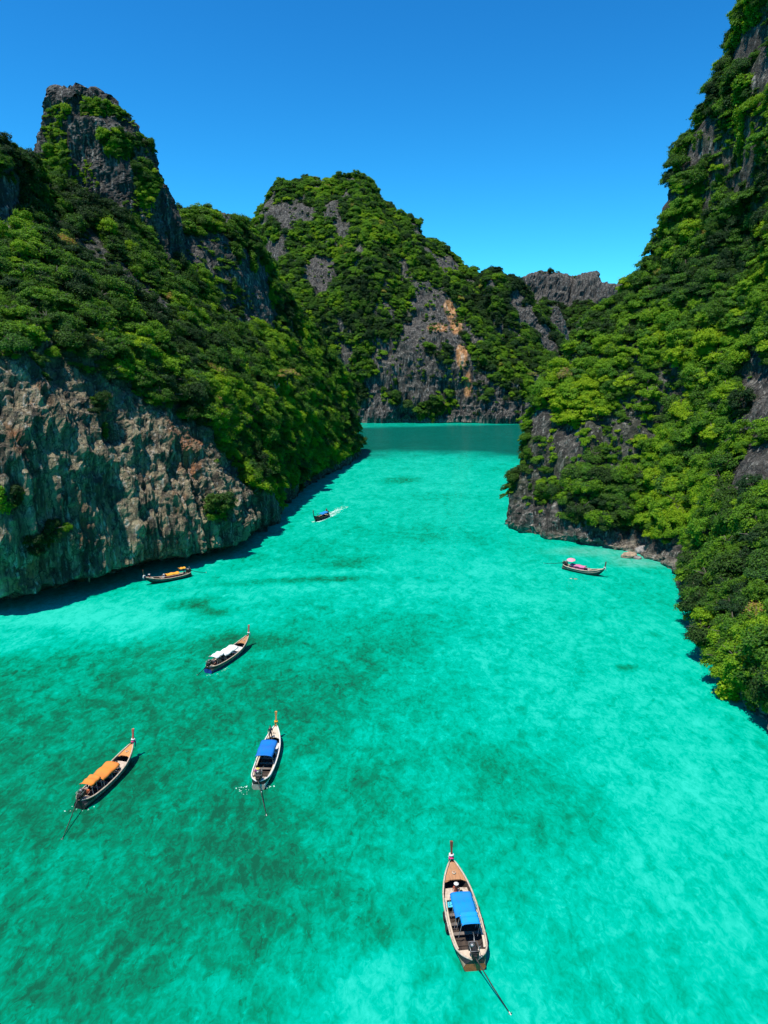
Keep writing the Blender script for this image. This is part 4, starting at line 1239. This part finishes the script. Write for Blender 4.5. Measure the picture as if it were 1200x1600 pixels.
# ------------------------------------------------------------------ people
def person_mesh(pose):
    J = {'pelvis': (0, 0, .95), 'waist': (0, 0, 1.12), 'chest': (0, .01, 1.34), 'neck': (0, .0, 1.50), 'jaw': (0, .03, 1.58), 'skull': (0, .02, 1.70)}
    for sd, x in (('l', -1), ('r', 1)):
        J.update({'sho' + sd: (x * .18, 0, 1.41), 'elb' + sd: (x * .26, -.02, 1.14), 'wri' + sd: (x * .25, .14, .96), 'pal' + sd: (x * .245, .20, .91),
                  'hip' + sd: (x * .10, 0, .90), 'kne' + sd: (x * .12, .03, .50), 'ank' + sd: (x * .12, -.01, .09), 'toe' + sd: (x * .13, .15, .035)})
    if pose in ('sit', 'drive'):
        dz = -.83
        for k_ in list(J):
            if k_[:3] not in ('kne', 'ank', 'toe', 'hip'): J[k_] = (J[k_][0], J[k_][1] + (.06 if k_ in ('chest', 'neck', 'jaw', 'skull') else 0), J[k_][2] + dz)
        for sd, x in (('l', -1), ('r', 1)):
            J.update({'hip' + sd: (x * .10, .03, .10), 'kne' + sd: (x * .15, .44, .17), 'ank' + sd: (x * .13, .52, -.26), 'toe' + sd: (x * .14, .67, -.31),
                      'elb' + sd: (x * .27, .08, .33), 'wri' + sd: (x * .18, .30, .25), 'pal' + sd: (x * .15, .37, .25)})
    if pose == 'drive':
        J.update({'elbr': (.33, -.12, .42), 'wrir': (.36, -.36, .42), 'palr': (.36, -.43, .42)})
    if pose == 'swim':
        for sd, x in (('l', -1), ('r', 1)):
            J.update({'elb' + sd: (x * .36, .02, 1.60), 'wri' + sd: (x * .30, .02, 1.84), 'pal' + sd: (x * .29, .02, 1.91), 'kne' + sd: (x * .17, -.03, .52), 'ank' + sd: (x * .16, -.06, .10), 'toe' + sd: (x * .16, .0, -.06)})
    RAD = {'pelvis': .135, 'waist': .12, 'chest': .145, 'neck': .055, 'jaw': .075, 'skull': .092, 'sho': .062, 'elb': .042, 'wri': .030, 'pal': .036, 'hip': .085, 'kne': .058, 'ank': .038, 'toe': .036}
    E = [('pelvis', 'waist'), ('waist', 'chest'), ('chest', 'neck'), ('neck', 'jaw'), ('jaw', 'skull')]
    for sd in 'lr':
        E += [('chest', 'sho' + sd), ('sho' + sd, 'elb' + sd), ('elb' + sd, 'wri' + sd), ('wri' + sd, 'pal' + sd), ('pelvis', 'hip' + sd), ('hip' + sd, 'kne' + sd), ('kne' + sd, 'ank' + sd), ('ank' + sd, 'toe' + sd)]
    names = list(J); me = bpy.data.meshes.new('skeleton')
    me.from_pydata([J[k_] for k_ in names], [(names.index(a_), names.index(b_)) for a_, b_ in E], [])
    ob = bpy.data.objects.new('skeleton', me); COL.objects.link(ob)
    ob.modifiers.new('skin', 'SKIN')
    for i, k_ in enumerate(names):
        r_ = RAD.get(k_) or RAD[k_[:3]]
        sv = me.skin_vertices[0].data[i]; sv.radius = (r_, r_); sv.use_root = (k_ == 'pelvis')
    ob.modifiers.new('sub', 'SUBSURF').levels = 1
    ob.modifiers['sub'].render_levels = 1
    dg = bpy.context.evaluated_depsgraph_get()
    ev = bpy.data.meshes.new_from_object(ob.evaluated_get(dg))
    bpy.data.objects.remove(ob)
    V = [tuple(v.co) for v in ev.vertices]; F = [tuple(p.vertices) for p in ev.polygons]
    mids = {}
    for a_, b_ in E:
        for f_ in (0.0, .33, .67, 1.0): mids[(a_, b_, f_)] = Vector(J[a_]).lerp(Vector(J[b_]), f_)
    keys = list(mids); KP = np.array([mids[k_] for k_ in keys])
    mb = MB()
    for f_ in F:
        c = np.mean([V[i] for i in f_], axis=0); a_, b_, t_ = keys[int(np.argmin(((KP - c) ** 2).sum(1)))]
        m = 0
        if a_ in ('pelvis', 'waist') and b_ in ('waist', 'chest') or a_ == 'chest' and (b_ != 'neck' or t_ < .5): m = 1
        if a_.startswith('sho') and t_ < .7: m = 1
        if (a_ == 'pelvis' and t_ < .4) or b_.startswith('hip') or (a_.startswith('hip') and t_ < .9): m = 2
        mb.M.append(m)
    mb.V, mb.F = V, F
    # fingers, nose, ears, eyes
    for sd, x in (('l', -1), ('r', 1)):
        p = Vector(J['pal' + sd]); d = (p - Vector(J['wri' + sd])).normalized(); sx = Vector((1, 0, 0)); sx = (sx - d * sx.dot(d)).normalized()
        dn = Vector((0, 0, -1)) if abs(d.z) < .8 else Vector((0, 1, 0))
        for q, ln in zip((-1.5, -.5, .5, 1.5), (.065, .082, .078, .062)):
            b0 = p + d * .02 + sx * q * .018
            mb.tube([b0, b0 + d * ln * .6, b0 + d * ln + dn * .02], [.009, .0085, .007], 5, 0)
        b0 = p - sx * x * .03 - d * .02
        mb.tube([b0, b0 - sx * x * .025 + d * .03, b0 - sx * x * .03 + d * .06], [.011, .010, .008], 5, 0)
    h = Vector(J['skull'])
    mb.tube([h + Vector((0, .085, .0)), h + Vector((0, .118, -.045)), h + Vector((0, .09, -.05))], [.008, .014, .01], 5, 0)
    for x in (-1, 1):
        mb.box(h + Vector((x * .093, -.005, -.03)), (.018, .03, .05), 0); mb.box(h + Vector((x * .033, .09, -.01)), (.022, .012, .012), 3)
    mb.box(h + Vector((0, .088, -.085)), (.045, .012, .012), 3)
    return mb, h
PM = {p: person_mesh(p) for p in ('stand', 'sit', 'drive', 'swim')}
SKIN = simple('skin', (0.42, 0.23, 0.15), (0.34, 0.17, 0.11), 0.5, 6); EYE = simple('dark_eye', (0.02, 0.015, 0.012)); HAIRM = simple('dark_hair', (0.02, 0.014, 0.01), (0.01, 0.008, 0.006), 0.6, 20)
def person(label, pose, loc, rz, shirt, shorts, head=None, head_name='hair', rx=0.0):
    mb, h = PM[pose]
    o = mb.build('person', [SKIN, cloth('shirt_cloth', shirt), cloth('shorts_cloth', shorts), EYE], None, True)
    o.location = loc; o.rotation_euler = (rx, 0, rz); tag(o, label, 'person')
    hb = MB(); V, F = [], []
    hat = head_name == 'hat'
    for i in range(6):
        ph = i / 5 * (1.55 if not hat else 1.45)
        for k in range(12):
            a_ = k * math.pi / 6; rr_ = .104 if not hat else .112
            r_ = rr_ * math.sin(ph) + .0005
            zz = .108 * math.cos(ph)
            if hat and i == 5: r_ *= 1.75; zz -= .01
            cut = .03 if (not hat and math.sin(a_) > .3 and i >= 4) else 0
            V.append((h.x + r_ * math.cos(a_), h.y - .008 + r_ * math.sin(a_) * 1.04 - (cut if cut else 0), h.z + .012 + zz + cut))
    for i in range(5):
        for k in range(12): F.append((i * 12 + k, i * 12 + (k + 1) % 12, i * 12 + 12 + (k + 1) % 12, i * 12 + 12 + k))
    hb.add(V, F).build(head_name, HAIRM if head is None else cloth('hat_cloth', head), o, True)
    return o
def aboard(key, t, x, z, ang):
    M, L, B, s = BOATS[key]
    w = M @ Vector((x, t * L, z)); return w, M.to_euler().z + R(ang)
def rider(key, t, x, z, ang, label, pose, shirt, shorts, **kw):
    w, a_ = aboard(key, t, x, z, ang); return person(label, pose, w, a_, shirt, shorts, **kw)
rider('near', .735, -.08, .62, 180, 'person in a rusty red top and white hat seated on bow of nearest boat', 'sit', (.45, .10, .05), (.35, .12, .07), head=(.75, .72, .68), head_name='hat')
rider('near', .645, .22, .50, 20, 'person in navy clothes sitting just ahead of the blue canopy, nearest boat', 'sit', (.02, .03, .09), (.02, .025, .06))
rider('white', .815, -.28, .82, 200, 'person in a dark top standing at the bow of the white-rimmed boat', 'stand', (.05, .035, .05), (.10, .05, .05))
rider('white', .13, -.30, .62, 10, 'boatman in a yellow hat by the engine of the white-rimmed boat', 'drive', (.04, .035, .03), (.05, .04, .03), head=(.75, .55, .12), head_name='hat')
rider('white', .20, -.55, .45, 30, 'person in magenta shirt at the stern of the white-rimmed boat', 'sit', (.50, .06, .38), (.05, .05, .08))
rider('orange', .66, .18, .52, 160, 'person in navy clothes seated ahead of the orange canopy', 'sit', (.02, .03, .10), (.03, .04, .10))
rider('orange', .145, -.05, .64, 0, 'boatman in an orange-red shirt under the orange stern awning', 'drive', (.65, .14, .05), (.03, .03, .04))
rider('canvas', .145, .0, .64, 0, 'boatman in dark clothes under the white stern awning', 'drive', (.04, .04, .06), (.35, .08, .07))
rider('canvas', .22, .30, .42, 40, 'person in tan clothes sitting behind the white canopy', 'sit', (.30, .20, .10), (.35, .30, .22))
rider('cliff', .90, .05, 1.05, 0, 'person in white hat and dark red shirt at bow of boat under the cliff', 'sit', (.25, .04, .04), (.05, .05, .06), head=(.75, .72, .70), head_name='hat')
rider('cliff', .62, -.12, .45, 0, 'person in white shirt seated ahead of the small orange canopy, nearer the bow', 'sit', (.72, .70, .68), (.5, .48, .45))
rider('cliff', .58, .22, .45, 0, 'person in white shirt close against the small orange canopy', 'sit', (.72, .70, .68), (.20, .08, .06), head=(.7, .68, .66), head_name='hat')
rider('cliff', .14, .0, .55, 0, 'boatman in dark blue under the raised orange awning', 'drive', (.03, .05, .12), (.03, .03, .04))
rider('moving', .09, .05, .62, 0, 'boatman in dark clothes standing at the stern of the moving boat', 'stand', (.02, .025, .04), (.02, .02, .03))
rider('moving', .70, .1, .52, 0, 'person in dark red seated at the bow of the moving boat', 'sit', (.14, .04, .04), (.04, .04, .05))
rider('pink', .64, .12, .48, 60, 'person in pale clothes sitting ahead of the pink canopy', 'sit', (.62, .52, .46), (.45, .36, .32))
sw = on_water(898, 905)
person('person swimming face down beside the pink-roofed boat', 'swim', (sw[0] + .5, sw[1], -.02), R(70), (.62, .58, .55), (.05, .05, .08), rx=R(-92))

# ------------------------------------------------------------------ foam, boulders, stalactites, bare branches
def foam(name, label, patches, seed):
    r_ = random.Random(seed); mb = MB()
    for (x, y, w, n_) in patches:
        for _ in range(n_ if name == 'boat_wake' else max(2, n_ // 2)):
            cx_, cy_ = x + r_.gauss(0, w), y + r_.gauss(0, w); q = r_.uniform(.02, .075) * (2.4 if name == 'boat_wake' else 1); ph = r_.uniform(0, 6.28); st = r_.uniform(1, 2.2)
            ring = []
            for k in range(7):
                a_ = k * 2 * math.pi / 7; rr_ = q * r_.uniform(.6, 1.2); u, v = rr_ * math.cos(a_) * st, rr_ * math.sin(a_)
                ring.append((cx_ + u * math.cos(ph) - v * math.sin(ph), cy_ + u * math.sin(ph) + v * math.cos(ph), .012))
            mb.add(ring + [(cx_, cy_, .012 + r_.uniform(.01, .03))], [(k, (k + 1) % 7, 7) for k in range(7)])
    o = mb.build(name, FOAMM); tag(o, label, 'foam', kind='stuff'); return o
a_, b_ = on_water(510, 805), on_water(541, 791)
c_, d_ = on_water(497, 815), on_water(530, 800)
pt = []
for i in range(46):
    f_ = i / 45; pt.append((*(a_ + (b_ - a_) * f_)[:2], .30 + .35 * f_, int(16 * (1 - f_) ** 1.2) + 1)); pt.append((*(c_ + (d_ - c_) * f_)[:2], .28 + .3 * f_, int(13 * (1 - f_) ** .8 * (1 if f_ < .75 else .5)) + 1))
pt.append((*on_water(489, 815.5)[:2], .3, 14))
foam('boat_wake', 'white wake trailing behind the small moving boat', pt, 3)
def near_stern(key, spots): 
    M, L, B, s = BOATS[key]; return [(*(M @ Vector((x, y, 0)))[:2], w, n_) for (x, y, w, n_) in spots]
foam('stern_foam', 'thin foam swirl beside the stern of the white-rimmed boat', near_stern('white', [(-1.5, .3, .35, 16), (-1.0, -.3, .4, 12), (-2.0, .2, .3, 10), (.9, .8, .3, 14), (.7, .2, .25, 10)]), 4)
foam('stern_foam', 'thin foam swirl beside the stern of the orange-roofed boat', near_stern('orange', [(-.9, -.2, .3, 10), (.8, .2, .3, 10)]), 5)
foam('stern_foam', 'small white splash beside the white-roofed boat', near_stern('canvas', [(1.15, 1.6, .2, 16), (1.2, 2.2, .25, 14), (.6, -.3, .3, 10)]), 6)

def boulder(label, px, py, r_, sc3, seed, mat, z=0.1):
    p = on_water(px, py)
    bm = bmesh.new(); bmesh.ops.create_icosphere(bm, subdivisions=4, radius=1.0)
    co = np.array([v.co for v in bm.verts]); d = .28 * fbm(co * 1.3 + seed, 4, seed) + .14 * ridged(co * 2.6, 2, seed)
    for v, q in zip(bm.verts, d): v.co = Vector(np.array(v.co) * (1 + q) * np.array(sc3) * r_)
    me = bpy.data.meshes.new('boulder'); bm.to_mesh(me); bm.free(); me.polygons.foreach_set('use_smooth', [True] * len(me.polygons))
    o = new_obj('boulder', me, None, mat); o.location = (p[0], p[1], z); tag(o, label, 'boulder', 'boulders along the waterline')
TANROCK = simple('tan_boulder', (0.50, 0.36, 0.24), (0.16, 0.11, 0.08), 0.85, 0.9, bump=.6); GREYROCK = simple('grey_boulder', (0.34, 0.31, 0.28), (0.09, 0.085, 0.08), 0.85, 1.1, bump=.6)
boulder('tan and rusty boulder standing in the shallows near the pink boat', 983, 871, 1.15, (1.35, .8, .75), 2, TANROCK, .3)
boulder('grey-brown boulder at the foot of the right bank behind the tan one', 1008, 864, 1.4, (1.5, 1, .9), 5, GREYROCK, .5)
boulder('small pale boulder between the two larger ones at the right bank', 996, 873, .7, (1.2, 1, .7), 9, GREYROCK, .1)
boulder('pale jagged rock at the near right waterline below the overhanging trees', 1183, 1106, 1.2, (1.1, 1.2, 1.0), 12, GREYROCK, .6)

for (px, py, Y, h_, r_, seed) in [(138, 893, 127.0, 4.2, .75, 1), (150, 890, 128.0, 2.4, .5, 2), (128, 893, 126.5, 2.0, .45, 3), (60, 910, 121.5, 2.2, .5, 4), (215, 874, 136.5, 1.8, .5, 5), (262, 862, 140.5, 2.0, .55, 6), (190, 880, 133.5, 1.6, .4, 7)]:
    p = at(px, py, Y); n_, m_ = 14, 10; V = []
    for i in range(n_):
        f_ = i / (n_ - 1)
        for k in range(m_):
            q = 2 * math.pi * k / m_; rr_ = r_ * (1.25 - 1.15 * f_ ** .8) * (1 + .25 * float(vnoise(np.array([[math.cos(q) * 1.5 + seed * 3, math.sin(q) * 1.5, f_ * 5]]), seed)[0]))
            V.append((p[0] + rr_ * math.cos(q), p[1] + rr_ * math.sin(q), p[2] + h_ * .5 - h_ * f_))
    F = [(i * m_ + k, (i + 1) * m_ + k, (i + 1) * m_ + (k + 1) % m_, i * m_ + (k + 1) % m_) for i in range(n_ - 1) for k in range(m_)] + [tuple((n_ - 1) * m_ + k for k in range(m_))[::-1]]
    MB().add(V, F).build('stalactite', TANROCK, left_head, True)

DEADW = simple('bleached_wood', (0.55, 0.50, 0.44), (0.34, 0.30, 0.26), 0.8, 8, stretch=(1, 1, .2))
for (px, py, Y, h_, label, seed) in [(432, 604, 216, 3.2, 'bleached bare branch beside the rusty flowering tree', 1)]:
    p = at(px, py, Y); r_ = random.Random(seed); t = empty('bare_tree', p - np.array([0, 0, h_ * .5])); tag(t, label, 'tree')
    lean = r_.uniform(-.25, .25)
    MB().tube([(0, 0, -1), (lean * h_ * .4, 0, h_ * .45), (lean * h_, -.2, h_)], [.18, .11, .03], 6).build('trunk', DEADW, t, True)
    for k in range(7):
        f_ = r_.uniform(.35, .9); a2 = r_.uniform(0, 6.28); l_ = h_ * r_.uniform(.25, .45); b0 = Vector((lean * h_ * f_, 0, h_ * f_))
        MB().tube([b0, b0 + Vector((math.cos(a2) * l_ * .5, math.sin(a2) * l_ * .5, l_ * .25)), b0 + Vector((math.cos(a2) * l_, math.sin(a2) * l_, l_ * .75))], [.06, .04, .012], 5).build('branch', DEADW, t, True)
print('plants', len(plants), 'trees', len(chosen))
